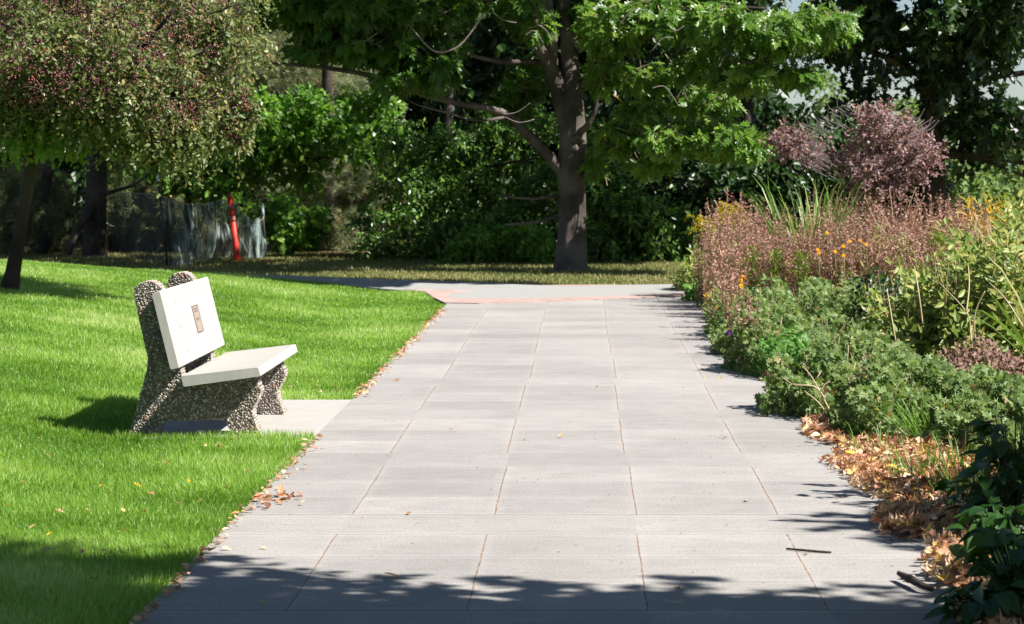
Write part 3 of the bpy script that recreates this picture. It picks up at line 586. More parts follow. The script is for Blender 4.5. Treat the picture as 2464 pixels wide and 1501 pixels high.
        C, RD = blob(u, v, Y + dY, du, dv, rY); rosettes(C, RD, int(n * 1.05), .21, tint=(0, .32))
    # high canopy above the frame; unseen, with clumps added to shade walk and grass
    for (x, y, z, rx, ry, rz, n) in [(-3.6, 37.5, 6.0, 2.6, 3.0, 1.6, 520), (-.9, 38, 6.6, 2.4, 3.2, 1.7, 520), (1.5, 40.6, 6.8, 1.5, 2.0, 1.4, 260), (-1.5, 40, 9, 3.6, 3.6, 1.8, 420), (-6.2, 38, 6, 1.9, 2.5, 1.3, 260), (-3.5, 42, 6, 2.6, 2.5, 1.6, 300), (-1.6, 35.0, 6.2, 2.6, 1.6, 1.0, 300), (-4.6, 36.4, 6.2, 2.2, 1.6, .9, 260), (5.0, 42.4, 6.8, 3, 1.6, 1.0, 300), (.9, 33.4, 6.2, 3.7, 1.6, .8, 1050), (3.6, 33.9, 6.2, .8, .4, .3, 60), (-1.6, 34.8, 6.3, 1.6, 1.4, .7, 220), (2.6, 41, 6.6, 1.8, 1.4, .7, 420), (4.6, 40.6, 6.8, 1.8, 1.0, .6, 360), (7.6, 43.5, 7, 2.4, 1.6, .8, 260)]:
        rosettes((x, y, z), (rx, ry, rz), n, .30)
    at_root(c, 'crown', [M['oak'], M['twig']], root)
oak()

def leafy(name, label, base, limbs, blobs, tm, size, mat, bark='darkbark', per=6, tw=.45, high=(), group=None, cat='tree', crown='crown', stem='trunk', hang=.4, droop=.6, tmat=True, hs=1.7):
    root = tree_root(name, base, label, cat, group); t = MB()
    for L in limbs: limb_px(t, L, 0, 10)
    if limbs: at_root(t, stem, [M[bark]], root)
    c = MB()
    for (u, v, Y, du, dv, dY, n) in blobs:
        C, RD = blob(u, v, Y, du, dv, dY); sprays(c, C, RD, n, tm, size, per, tw, droop, 0, 1 if tmat else None, .15, hang, .8, .5)
    for (x, y, z, rx, ry, rz, n) in high: sprays(c, (x, y, z), (rx, ry, rz), n, QUAD, size * hs, per, tw * 1.3, droop, 0, None, .1, hang, .8, .5)  # unseen upper clusters, added to cast shade on what stands below
    at_root(c, crown, [M[mat], M[bark]], root); return root

# right-hand tall maple, dark against the sky
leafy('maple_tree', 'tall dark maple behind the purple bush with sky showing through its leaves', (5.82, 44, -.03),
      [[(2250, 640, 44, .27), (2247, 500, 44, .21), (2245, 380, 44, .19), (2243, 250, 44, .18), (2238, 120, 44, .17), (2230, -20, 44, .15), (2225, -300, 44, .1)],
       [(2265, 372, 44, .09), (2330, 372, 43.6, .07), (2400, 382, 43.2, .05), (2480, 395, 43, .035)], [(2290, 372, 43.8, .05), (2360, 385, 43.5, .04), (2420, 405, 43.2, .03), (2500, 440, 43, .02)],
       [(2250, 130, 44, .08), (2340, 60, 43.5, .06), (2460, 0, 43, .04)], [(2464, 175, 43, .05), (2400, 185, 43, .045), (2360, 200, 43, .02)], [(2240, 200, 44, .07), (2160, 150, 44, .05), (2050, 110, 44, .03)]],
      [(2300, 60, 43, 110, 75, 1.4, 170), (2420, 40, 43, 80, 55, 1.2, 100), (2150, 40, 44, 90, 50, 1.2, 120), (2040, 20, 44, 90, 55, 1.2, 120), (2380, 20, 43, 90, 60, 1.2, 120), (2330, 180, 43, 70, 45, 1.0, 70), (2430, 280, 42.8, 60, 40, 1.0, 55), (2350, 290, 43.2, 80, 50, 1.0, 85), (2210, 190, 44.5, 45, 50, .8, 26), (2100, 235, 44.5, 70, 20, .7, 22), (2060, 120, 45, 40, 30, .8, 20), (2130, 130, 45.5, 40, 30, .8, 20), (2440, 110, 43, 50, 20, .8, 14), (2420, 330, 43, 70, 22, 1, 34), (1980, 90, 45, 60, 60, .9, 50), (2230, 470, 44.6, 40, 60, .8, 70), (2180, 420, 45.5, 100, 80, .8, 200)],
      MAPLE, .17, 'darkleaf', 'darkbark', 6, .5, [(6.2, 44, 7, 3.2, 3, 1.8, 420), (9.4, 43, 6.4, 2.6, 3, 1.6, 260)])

# trees and shrubs behind the lawn, left to right
CL = 20
leafy('pine_tree', 'old pine with a thick dark trunk behind the netting fence', (-9.1, 46.5, -.03),
      [[(228, 640, 46.5, .25), (230, 520, 46.5, .19), (232, 420, 46.5, .19), (232, 300, 46.5, .19), (230, 100, 46.5, .17), (228, -200, 46.5, .13)], [(165, 612, 46, .05), (182, 560, 46, .06), (208, 515, 46.2, .09), (232, 470, 46.5, .12), (236, 400, 46.5, .12)],
       [(90, 620, 47, .10), (112, 570, 47, .12), (100, 500, 47, .12), (118, 400, 47, .10)], [(232, 470, 46.5, .04), (320, 445, 46, .03), (380, 400, 46, .02)]],
      [(95, 500, 47.5, 50, 40, .8, 240), (10, 520, 47.5, 50, 50, .8, 240), (320, 520, 48.5, 80, 70, .8, 160), (60, 430, 48, 90, 40, .8, 180), (300, 430, 48, 100, 40, .8, 160), (60, 580, 49, 120, 26, .6, 240), (250, 585, 49.5, 120, 24, .6, 240), (430, 590, 48.6, 100, 24, .5, 240), (560, 600, 48, 60, 18, .5, 120)], NEEDLES, .19, 'needle', 'darkbark', 6, .5,
      [(-10, 46, 6.2, 4, 3.5, 2, 900), (-6.5, 45, 6.5, 2.6, 3, 1.8, 600)], hang=.0, hs=1.6)
leafy('pine_tree', 'broken-down pine with bare tan twigs and rusty needles behind the red post', (-5.0, 52.0, -.03),
      [[(790, 625, 52, .16), (795, 450, 52, .14), (790, 250, 52, .12), (785, 50, 52, .10), (780, -200, 52, .07)], [(790, 480, 52, .05), (700, 430, 51.5, .04), (640, 470, 51, .02)], [(790, 560, 52, .04), (900, 520, 51.5, .03), (990, 500, 51.5, .015)]],
      [(700, 440, 51, 80, 45, .8, 330), (840, 440, 51, 80, 45, .8, 330), (730, 550, 50.2, 90, 45, .7, 330), (860, 570, 50.2, 90, 40, .7, 330), (960, 540, 51, 60, 50, .7, 140), (560, 560, 52, 60, 60, .7, 160), (480, 540, 53, 90, 60, .7, 160), (700, 130, 53, 110, 70, 1, 330), (850, 200, 53, 80, 50, 1, 160), (560, 130, 53, 80, 70, .8, 130), (640, 590, 50, 30, 22, .4, 70), (880, 600, 50, 60, 14, .4, 70)], NEEDLES, .17, 'needle', 'darkbark', 6, .5, hang=.0)
leafy('maple_tree', 'young multi-stemmed maple with bright leaves above the netting', (-7.5, 49.5, -.03),
      [[(450, 625, 49.5, .10), (452, 520, 49.5, .09), (455, 470, 49.5, .08)], [(455, 475, 49.5, .07), (430, 440, 49.3, .06), (380, 400, 49, .05), (340, 330, 49, .03)], [(455, 475, 49.5, .07), (510, 440, 49.2, .06), (580, 400, 49, .05), (650, 370, 48.6, .045), (720, 330, 48.4, .03), (760, 280, 48.4, .02)],
       [(600, 392, 49, .04), (680, 388, 48.8, .03), (800, 378, 48.6, .02), (900, 372, 48.6, .01)], [(520, 400, 49, .04), (560, 365, 48.8, .035), (640, 330, 48.6, .02)]],
      [(620, 265, 48, 75, 42, .9, 250), (740, 285, 48.4, 80, 50, .9, 270), (860, 330, 48.6, 80, 55, .9, 240), (660, 340, 48.6, 80, 45, .9, 220), (420, 400, 48, 80, 24, .7, 170), (560, 440, 48, 75, 28, .7, 150), (880, 250, 49, 70, 30, .8, 130), (500, 340, 49, 70, 45, .8, 150), (310, 380, 49, 70, 45, .8, 120), (760, 400, 49, 70, 30, .8, 100)],
      MAPLE, .11, 'maple', 'darkbark', 7, .4, [(-1.4, 46.4, 6.2, 1.0, 1.4, .7, 110)])
leafy('maple_sapling', 'low bright green maple sapling beside the end of the netting', (-5.6, 46.6, -.03),
      [[(690, 625, 46.6, .03), (700, 560, 46.4, .02), (740, 520, 46.2, .012)]], [(650, 515, 46, 50, 35, .5, 110), (730, 520, 46, 55, 26, .5, 150), (700, 560, 46, 55, 22, .4, 80), (770, 540, 46, 30, 16, .3, 50), (590, 500, 46.4, 30, 26, .4, 45)], MAPLE, .11, 'maple', 'darkbark', 6, .3)
leafy('oak_tree', 'dense low-branching oak with dark drooping boughs left of the large trunk', (-2.6, 46.5, -.03),
      [[(1080, 640, 46.5, .12), (1085, 520, 46.5, .11), (1075, 400, 46.5, .1), (1080, 250, 46.5, .08), (1085, 60, 46.5, .05)], [(1000, 640, 44.5, .014), (1012, 570, 44.6, .018), (1050, 510, 45, .022), (1090, 460, 46, .03)], [(1090, 430, 46, .05), (1180, 400, 45.5, .03), (1290, 380, 45, .015)]],
      [(1000, 340, 46, 80, 55, .9, 237), (1120, 330, 46, 90, 60, .9, 273), (1240, 350, 45.8, 80, 60, .9, 216), (1000, 440, 45.6, 95, 50, .9, 259), (1130, 440, 45.4, 95, 55, .9, 288), (1260, 450, 45.2, 75, 50, .8, 216), (950, 540, 45.4, 75, 50, .8, 187), (1080, 540, 45, 85, 45, .8, 216), (1060, 600, 44.6, 70, 26, .6, 144), (1230, 520, 44.6, 80, 35, .7, 172), (1200, 590, 43.8, 110, 34, .6, 302), (1300, 590, 43.6, 45, 30, .5, 108), (1300, 300, 46.4, 60, 60, .8, 115), (930, 600, 44.9, 60, 25, .5, 72)],
      OVATE, .085, 'deepleaf', 'darkbark', 8, .42, [(-.3, 45.0, 6.0, 1.2, 1.5, .8, 200), (2.0, 44.6, 5.8, 1.3, 1.5, .8, 220), (3.8, 44.0, 6.4, .9, 1.3, .7, 100), (1.1, 43.9, 6.6, 1.0, .8, .5, 120), (-1.6, 44.4, 6.6, .9, .9, .4, 90)])
leafy('silver_shrub', 'pale glossy shrub growing low just left of the large oak trunk', (-1.2, 43.2, -.03), [[(1215, 640, 43.2, .02), (1210, 600, 43.1, .012), (1200, 570, 43, .006)]],
      [(1170, 585, 43, 65, 28, .5, 220), (1270, 560, 43, 55, 26, .5, 150), (1120, 610, 43, 60, 24, .4, 150), (1280, 605, 43, 50, 26, .4, 120)], OVATE, .08, 'maple', 'darkbark', 7, .3)
leafy('lime_tree', 'distant yellow-green tree glowing between the oak branches', (-2.6, 66, -.03), [[(1160, 560, 66, .2), (1165, 200, 66, .14), (1170, 0, 66, .08)]],
      [(1150, 110, 65, 90, 85, 1.6, 420), (1230, 180, 66, 80, 80, 1.5, 260), (1080, 200, 66, 80, 60, 1.5, 200)], OVATE, .16, 'yellowgreen', 'darkbark', 7, .7)
leafy('tall_shrub', 'leafy green shrub just right of the large oak trunk', (1.0, 44.5, -.03), [[(1560, 645, 44.5, .04), (1570, 540, 44.5, .03), (1550, 450, 44.5, .02)], [(1440, 645, 44, .03), (1450, 560, 44, .02)]],
      [(1455, 480, 44, 50, 50, .6, 240), (1530, 500, 44, 65, 35, .7, 260), (1470, 570, 43.6, 60, 40, .6, 230), (1600, 580, 43.8, 90, 45, .7, 330), (1650, 540, 44.2, 50, 40, .6, 130), (1450, 340, 46, 60, 50, .8, 160), (1480, 420, 45, 70, 40, .7, 160)], OVATE, .10, 'deepleaf', 'darkbark', 7, .36)
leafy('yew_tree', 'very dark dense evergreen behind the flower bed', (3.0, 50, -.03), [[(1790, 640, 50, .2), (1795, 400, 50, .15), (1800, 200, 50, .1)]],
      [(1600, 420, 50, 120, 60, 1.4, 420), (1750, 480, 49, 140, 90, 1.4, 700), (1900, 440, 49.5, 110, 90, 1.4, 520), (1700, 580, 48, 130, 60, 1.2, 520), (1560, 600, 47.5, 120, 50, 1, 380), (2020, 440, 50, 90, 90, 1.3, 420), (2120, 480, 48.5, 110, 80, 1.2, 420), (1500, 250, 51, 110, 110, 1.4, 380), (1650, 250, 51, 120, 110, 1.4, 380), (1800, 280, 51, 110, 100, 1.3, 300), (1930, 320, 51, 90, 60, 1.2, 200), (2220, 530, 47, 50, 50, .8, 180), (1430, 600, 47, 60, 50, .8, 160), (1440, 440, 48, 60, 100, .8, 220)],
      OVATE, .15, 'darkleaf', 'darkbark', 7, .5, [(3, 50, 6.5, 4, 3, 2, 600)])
for i, (u, Y, lab) in enumerate([(2380, 70, 'pale sunlit bush far off at the right edge'), (2200, 78, 'pale distant tree glimpsed through the gaps left of the dark maple trunk'), (2300, 66, 'sunlit bush low behind the foot of the dark maple')]):
    bl = {0: [(2400, 450, 70, 100, 80, 2, 420), (2440, 380, 72, 70, 40, 2, 160)], 1: [(2140, 290, 78, 110, 50, 2.5, 200), (2230, 300, 78, 70, 60, 2, 120), (2010, 210, 80, 50, 50, 2, 60)], 2: [(2310, 440, 64, 50, 60, 1.5, 160), (2290, 400, 64, 40, 30, 1.5, 60)]}[i]
    leafy('distant_tree', lab, ((u - U0) / FPX * Y, Y, -.03), [[(u, 560, Y, .1), (u, 480, Y, .08), (u + 5, 400 if i != 1 else 290, Y, .04)]], bl, OVATE, .19, 'farleaf', 'darkbark', 7, .8)
# far wood that closes the view
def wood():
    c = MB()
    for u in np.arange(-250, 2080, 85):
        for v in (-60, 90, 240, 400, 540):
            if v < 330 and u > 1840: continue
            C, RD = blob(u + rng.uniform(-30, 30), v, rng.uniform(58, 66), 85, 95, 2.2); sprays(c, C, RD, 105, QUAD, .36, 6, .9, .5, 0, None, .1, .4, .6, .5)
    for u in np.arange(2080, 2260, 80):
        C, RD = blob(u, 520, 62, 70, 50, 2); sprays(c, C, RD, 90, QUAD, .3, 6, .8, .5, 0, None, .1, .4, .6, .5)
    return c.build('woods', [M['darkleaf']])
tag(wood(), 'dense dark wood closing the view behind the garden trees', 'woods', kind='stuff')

CL = 11
# foreground tree beside the camera: only its shade is in the picture
def shade_tree():
    root = tree_root('maple_tree', (6.6, 7.2, 0), 'maple just outside the picture whose shade falls across the near paving'); t = MB()
    t.tube([(6.6, 7.2, -.1), (6.5, 7.2, 1.5), (6.3, 7.2, 3), (5.6, 7.3, 4.6), (5, 7.4, 6)], [.22, .18, .16, .12, .06], 12)
    t.tube([(6.3, 7.2, 3), (4.6, 7.6, 4), (3.0, 7.8, 4.5)], [.1, .06, .03], 8); at_root(t, 'trunk', [M['bark']], root)
    c = MB()
    for (x, y, z, rx, ry, rz, n) in [(6.85, 9.88, 5.2, 1.25, 2.0, .7, 420), (6.15, 8.48, 4.2, 1.0, 1.2, .6, 260), (1.95, 8.58, 5.4, .7, .7, .5, 130), (3.15, 7.08, 4.6, 1.9, 1.35, .9, 900), (5.35, 6.68, 5.2, 1.9, 1.7, 1.2, 900), (3.55, 5.48, 6, 2.2, 1.6, 1.1, 520), (1.55, 7.88, 5.2, 1.3, 1.1, .7, 520), (3.45, 8.18, 4.8, 2.2, .5, .4, 160), (6.15, 6.68, 4, 1.5, 1.5, 1.0, 420), (5.15, 7.88, 4.2, .8, .4, .4, 50), (3.45, 7.83, 4.6, .5, .35, .3, 26), (1.65, 8.88, 5.2, .8, .6, .5, 90)]:
        sprays(c, (x, y - .18, z), (rx, ry, rz), n, MAPLE, .13, 7, .42, .6, 0, 1, .1, .4, .8, .5)
    for (x, y, z, rx, ry, rz, n) in [(2, 2.5, 8, 5, 3.5, 1.4, 700), (-3, 1.5, 8, 4, 3.5, 1.2, 450), (6, 3, 8, 3.5, 3.5, 1.4, 450), (2, -4, 8, 7, 4, 1.4, 600)]:  # coarse unseen crown over the camera, added to block sky light
        sprays(c, (x, y, z), (rx, ry, rz), n, QUAD, .42, 7, .8, .6, 0, 1, .1, .4, .8, .5)
    at_root(c, 'crown', [M['maple'], M['bark']], root)
shade_tree()

# purple smoke bush
def smoke_bush():
    b = P(2075, 560, 31.5); b[2] = .05; root = tree_root('smoke_bush', b, 'purple-leaved smoke bush standing above the dried flower spikes', 'shrub'); t = MB(); Y = 31.5
    for L in ([(2070, 700, Y, .05), (2080, 560, Y, .045), (2090, 480, Y, .04), (2110, 400, Y, .03), (2120, 320, Y, .02)], [(2020, 690, Y, .04), (2025, 540, Y, .036), (2040, 450, Y, .03), (2010, 380, Y, .02), (1930, 340, Y, .012), (1900, 310, Y, .006)], [(2090, 480, Y, .025), (2150, 420, Y, .02), (2210, 370, Y, .012)], [(1950, 470, Y, .012), (1965, 430, Y, .013), (1945, 390, Y, .01)]): limb_px(t, L, 0, 7)
    for k in range(230):
        a = rng.uniform(0, 6.28); r = rng.uniform(.5, 1); u, v = 2075 + 165 * r * math.cos(a), 350 + 90 * r * math.sin(a)
        if v > 440: continue
        s_ = 1 if u > 2060 else -1; l = rng.uniform(15, 42); limb_px(t, [(u, v, Y - .3, .005), (u + s_ * l * .5, v - l * .3, Y - .3, .004), (u + s_ * l * rng.uniform(.5, 1), v - l * rng.uniform(.3, 1), Y - .3, .002)], 1, 3)
    at_root(t, 'stems', [M['darkbark'], M['smoketwig']], root); c = MB()
    for (u, v, du, dv, dY, n) in [(2120, 300, 70, 40, .5, 230), (2180, 370, 75, 50, .5, 300), (2070, 380, 70, 50, .5, 190), (2110, 440, 70, 40, .4, 200), (1920, 340, 50, 32, .35, 110), (1975, 370, 40, 22, .3, 70), (2050, 500, 60, 25, .3, 70), (1890, 330, 25, 20, .2, 26), (2215, 400, 35, 30, .3, 70), (2080, 540, 40, 25, .3, 40)]:
        C, RD = blob(u, v, Y, du, dv, dY); sprays(c, C, RD, n, OVATE, .046, 9, .2, .2, 0, 1, .0, .1, .6, .5, .003)
    at_root(c, 'crown', [M['smoke'], M['smoketwig']], root)
smoke_bush()

# ------------------------------------------------------------ flower bed
def ground_z(x, y): return float(hgt(x, y))
def spike_clump(x, y, h, n, r, green, label, group):
    z = ground_z(x, y); root = empty('dried_spike_plant', (x, y, z), label, 'plant', group); m = MB(); s = MB()
    a = rng.uniform(0, 6.28, n); rr = r * np.sqrt(rng.uniform(0, 1, n)); bx = x + rr * np.cos(a); by = y + rr * np.sin(a)
    hh = h * rng.uniform(.62, 1.06, n); lean = rng.normal(scale=.045, size=(n, 2)) + np.stack([np.cos(a), np.sin(a)], 1) * .05
    tip = np.stack([bx + lean[:, 0] * hh, by + lean[:, 1] * hh, z + hh], 1); bot = np.stack([bx, by, np.full(n, z - .02)], 1)
    sd = np.tile([.004, 0, 0], (n, 1)); s.raw(np.stack([bot - sd, bot + sd, tip], 1).reshape(-1, 3), np.arange(3 * n), np.full(n, 3), 0, np.full(3 * n, .6))
    sd = np.tile([0, .004, 0], (n, 1)); s.raw(np.stack([bot - sd, bot + sd, tip], 1).reshape(-1, 3), np.arange(3 * n), np.full(n, 3), 0, np.full(3 * n, .6))
    k = 60; t = rng.uniform(.18, 1, (n, k)); w_ = .010 * (1.15 - t) + .005
    p = bot[:, None, :] + (tip - bot)[:, None, :] * t[:, :, None] + rng.normal(size=(n, k, 3)) * w_[:, :, None] * .8; p = p.reshape(-1, 3); N = len(p)
    m.inst(QUAD, p, rdir(N, .3), rdir(N), .028 * rng.uniform(.6, 1.3, N), np.clip(np.repeat(rng.uniform(0, 1, n), k) * .55 + rng.uniform(0, .45, N), 0, 1), 0)
    k = int(10 * green)
    if k:
        t = rng.uniform(.05, .75, (n, k)); p = (bot[:, None, :] + (tip - bot)[:, None, :] * t[:, :, None]).reshape(-1, 3); N = len(p)
        m.inst(NARROW, p + rng.normal(scale=.02, size=(N, 3)), rdir(N, .3), rdir(N, .5), .075 * rng.uniform(.6, 1.3, N), rng.uniform(0, 1, N), 1)
    at_root(s, 'stems', [M['twig']], root); at_root(m, 'seed_heads', [M['brown'], M['brownleaf']], root)
def dxy(u, Y): return (u - U0) / FPX * Y
pos_words = ['at the path edge', 'behind the front row', 'in the middle of the bed', 'towards the back of the bed']
SP = [(1740, 29.0, 1.02, 1.0), (1800, 28.0, .98, .6), (1870, 27.3, .86, .4), (1940, 27, .88, .3), (2010, 26.8, .92, .3), (2080, 26.6, .86, .4), (2150, 26.8, .9, .6),
      (1720, 30.6, 1.12, 1), (1790, 30.2, 1.15, .6), (1860, 29.5, 1.0, .4), (1930, 29.2, 1.0, .3), (2010, 29, 1.0, .3), (2080, 28.6, 1.0, .4), (2150, 28.4, 1.0, .7), (2220, 28, 1.0, .9), (2290, 27.6, 1.0, 1.3),
      (1750, 32.2, 1.15, .5), (2000, 31, 1.1, .3), (2080, 30.8, 1.1, .4), (2160, 30.4, 1.15, .6), (2230, 30, 1.1, .8), (2310, 29.6, 1.1, 1.2), (2200, 25.8, .85, 1.0), (2270, 25.6, .9, 1.0), (2330, 26.6, 1.0, 1.3), (2360, 28.4, 1.0, 1.6), (1705, 29.6, .8, 1.2)]
for i, (u, Y, h, g) in enumerate(SP):
    spike_clump(dxy(u, Y) + (.13 if u < 1800 else 0), Y, h * 1.04, 66, .30, g, 'upright clump of dried brown seed spikes in the middle of the flower bed', 'clumps of dried brown seed spikes')
for u, Y, h, n in [(1700, 27.6, .75, 14), (1722, 25.8, .7, 12), (1752, 24.0, .7, 14), (1775, 22.2, .55, 10), (1800, 20.4, .55, 12), (1738, 26.6, .6, 8)]:
    spike_clump(dxy(u, Y) + .04, Y, h, n, .10, .6, 'thin dry stems leaning over the path edge between the green mounds', 'thin dry stems at the path edge')
for u, Y, h in [(1815, 27.4, .75), (1868, 26.9, .7), (1930, 26.6, .66), (1765, 28.2, .6), (2165, 26.2, .8), (2110, 27.2, .9), (2260, 25.6, .85)]:
    z = ground_z(dxy(u, Y), Y); n = 240; t = rng.uniform(.1, 1, n); m = MB(); p = np.stack([dxy(u, Y) + rng.normal(scale=.045, size=n), Y + rng.normal(scale=.05, size=n), z + t * h], 1)
    m.tube([(dxy(u, Y), Y, z - .02), (dxy(u, Y) + .01, Y, z + h * .5), (dxy(u, Y), Y, z + h)], [.007, .006, .003], 5)
    m.inst(NARROW, p, rdir(n, .4), rdir(n, .4), .075 * rng.uniform(.6, 1.3, n), rng.uniform(0, 1, n), 0); tag(m.build('leafy_stalk', [M['yellowgreen']], None, (dxy(u, Y), Y, z)), 'yellow-green leafy stalk standing among the dried spikes', 'plant', 'leafy stalks among the dried spikes')
def tall_spikes():
    root = empty('tall_seed_stalks', (1.6, 30.3, .0), 'few tall bare seed stalks rising above the dried clumps by the goldenrod', 'plant'); s = MB()
    for u0, v0, u1, v1 in ((1752, 600, 1750, 452), (1778, 600, 1783, 462), (1815, 600, 1820, 488), (1730, 560, 1722, 500), (1700, 600, 1698, 522)):
        s.tube([P(u0, v0 + 60, 29.5), P((u0 + u1) / 2, (v0 + v1) / 2, 29.5), P(u1, v1, 29.5)], [.006, .005, .003], 5)
        N = 110; t = rng.uniform(.2, 1, N)[:, None]; p = P(u0, v0, 29.5) * (1 - t) + P(u1, v1, 29.5) * t + rng.normal(scale=.010, size=(N, 3)); s.inst(QUAD, p, rdir(N), rdir(N), np.full(N, .024), rng.uniform(.2, 1, N), 0)
    at_root(s, 'stalks', [M['brown']], root)
tall_spikes()

def dome(name, label, x, y, rx, ry, h, n, tm, size, mat, cat='plant', group=None, up=.9, extra=None, shell=.55, stems=0, stemmat='twig', lump=.22):
    z = ground_z(x, y); root = empty(name, (x, y, z), label, cat, group); m = MB()
    b = rball(n, shell); b[:, 2] = np.abs(b[:, 2]); k = 1 + lump * np.sin(b[:, 0] * 5.3 + b[:, 1] * 3 + x * 3) * np.cos(b[:, 1] * 4.7 + y) + .12 * np.sin(b[:, 2] * 9 + b[:, 0] * 7)
    p = np.stack([x + b[:, 0] * rx * k, y + b[:, 1] * ry * k, z + .01 + b[:, 2] * h * k], 1)
    f = norm(b * .6 + rdir(n) + np.array([0, 0, .1])); nr = norm(b * .5 + rdir(n) * .6 + np.array([.5, -.6, up * .6]))
    cl = .5 + .5 * np.sin(b[:, 0] * 8 + x * 7) * np.sin(b[:, 1] * 7 + y * 5); rn = np.clip(.25 * cl + .75 * rng.uniform(0, 1, n), 0, 1)
    m.inst(tm, p, f, nr, size * rng.uniform(.65, 1.3, n), rn, 0)
    if stems:
        s = MB()
        for i in range(stems):
            a = rng.uniform(0, 6.28); q = rng.uniform(.2, .9); p0 = np.array([x + rx * .5 * q * math.cos(a), y + ry * .5 * q * math.sin(a), z]); p1 = np.array([x + rx * q * math.cos(a), y + ry * q * math.sin(a), z + h * rng.uniform(.7, 1.12)])
            s.tube([p0, (p0 + p1) / 2 + rng.normal(scale=.03, size=3), p1], [.004, .003, .0015], 4, sub=3)
        at_root(s, 'stems', [M[stemmat]], root)
    at_root(m, 'foliage', [M[mat]], root)
    if extra: extra(root)
    return root
# cut-leaved geranium mounds along the kerb side of the bed
GE = [(2060, 23.2, .4, .8, .44, 2200, 'geran', 'mound below the last dried spikes'), (1800, 24.6, .34, .9, .44, 2600, 'geran', 'feathery green mound beside the orange daisies at the path edge'), (1860, 22.6, .42, 1.0, .50, 3400, 'geran', 'feathery green mound in front of the dried spikes'), (1960, 24.2, .5, 1.0, .42, 3000, 'geran', 'low mound touching the foot of the dried spikes'),
      (1840, 20.6, .30, .7, .42, 2400, 'geran', 'dark-sided mound spilling on the path halfway along the bed'), (1925, 20.0, .34, .8, .30, 2600, 'geranlight', 'fresh brighter green mound halfway along the bed'), (2020, 20.8, .42, .9, .36, 3000, 'geran', 'mound between the fresh green mound and the yellowing shrub'),
      (1965, 17.1, .30, .6, .40, 3400, 'geran', 'dark mound overhanging the path where a bare dry stem leans'), (2075, 18.6, .36, .8, .34, 3000, 'geran', 'mound behind the bare dry stems'), (2160, 17.6, .36, .8, .28, 3200, 'geran', 'mound right of the bare dry stems'),
      (2125, 15.8, .30, .6, .34, 3000, 'geran', 'low mound at the edge of the fallen leaves'), (2270, 16.4, .38, .8, .27, 3400, 'geran', 'greyish mound below the withered brown plant'), (2400, 15.8, .34, .8, .28, 3200, 'geran', 'mound at the right edge of the picture above the shaded leaves'), (2340, 15.0, .26, .5, .20, 2600, 'geran', 'low shaded mound at the right behind the broad dark leaves'), (2450, 14.2, .22, .6, .26, 2600, 'geran', 'dark shaded clump at the right edge above the broad leaves'), (1775, 22.4, .16, .6, .22, 900, 'geran', 'small mound at the path edge by the purple flower')]
for u, Y, rx, ry, h, n, mt, lab in GE:
    dome('geranium_plant', lab, dxy(u, Y), Y, rx, ry, h, int(n * 1.5), PALM, .050, mt, 'plant', 'green geranium mounds', .9, None, .45, 16, 'tan_twig', .3)
# yellowing broad shrubs
for u, Y, rx, ry, h, n, mt, lab in [(2200, 20.6, .42, .7, .56, 2600, 'peony', 'yellow-green leafy shrub next to the dried spikes'), (2330, 20.2, .45, .8, .78, 3400, 'peony', 'tall yellow-green leafy shrub right of centre in the bed'), (2450, 20.0, .42, .8, .95, 3200, 'peony', 'yellow-green leafy shrub cut off by the right picture edge'), (2290, 23.4, .55, .9, .66, 2600, 'peony', 'pale leafy shrub behind the yellowing shrubs'), (2430, 24, .6, .9, 1.0, 2800, 'peony', 'pale leafy shrub under the amber bush'), (2130, 22.4, .28, .5, .58, 1500, 'darkleaf', 'dark shaded shrub between the geraniums and the dried spikes')]:
    dome('leafy_shrub', lab, dxy(u, Y), Y, rx, ry, h, n, MIDLEAF if mt == 'peony' else OVATE, .085 if mt == 'peony' else .06, mt, 'shrub', None, .7, None, .35, 30, 'tan_twig', .3)
    if mt == 'peony': pass
dome('withered_plant', 'withered brown plant below the yellow-green shrubs', dxy(2360, 18.4), 18.4, .40, .5, .27, 1500, QUAD, .05, 'deadleaf', 'plant', None, .4, None, .2, 14)
dome('withered_plant', 'dry pinkish plant beside the leaf litter and the bare stems', dxy(2090, 16.4), 16.4, .12, .3, .36, 700, QUAD, .03, 'deadleaf', 'plant', None, .4, None, .1, 12)
dome('amber_bush', 'amber and yellow leaved bush at the right edge behind the pale shrubs', dxy(2440, 28), 28, .55, .9, 1.02, 3200, NARROW, .11, 'amber', 'shrub', None, .5, None, .4, 26, 'tan_twig', .35)
dome('amber_bush', 'pinkish fading bush left of the amber bush', dxy(2350, 26.4), 26.4, .5, .8, .9, 2600, NARROW, .09, 'brownleaf', 'shrub', None, .5, None, .4, 16, 'tan_twig', .35)
dome('leafy_plant', 'green leafy clump at the corner where the bed meets the crossing walk', dxy(1672, 33.6), 33.6, .22, .6, .42, 900, NARROW, .11, 'peony', 'plant', None, .6)
dome('leafy_plant', 'broad-leaved clump lying on the path edge below the dried spikes', dxy(1695, 31.2), 31.2, .2, .35, .2, 420, OVATE, .10, 'geranlight', 'plant', None, .6)

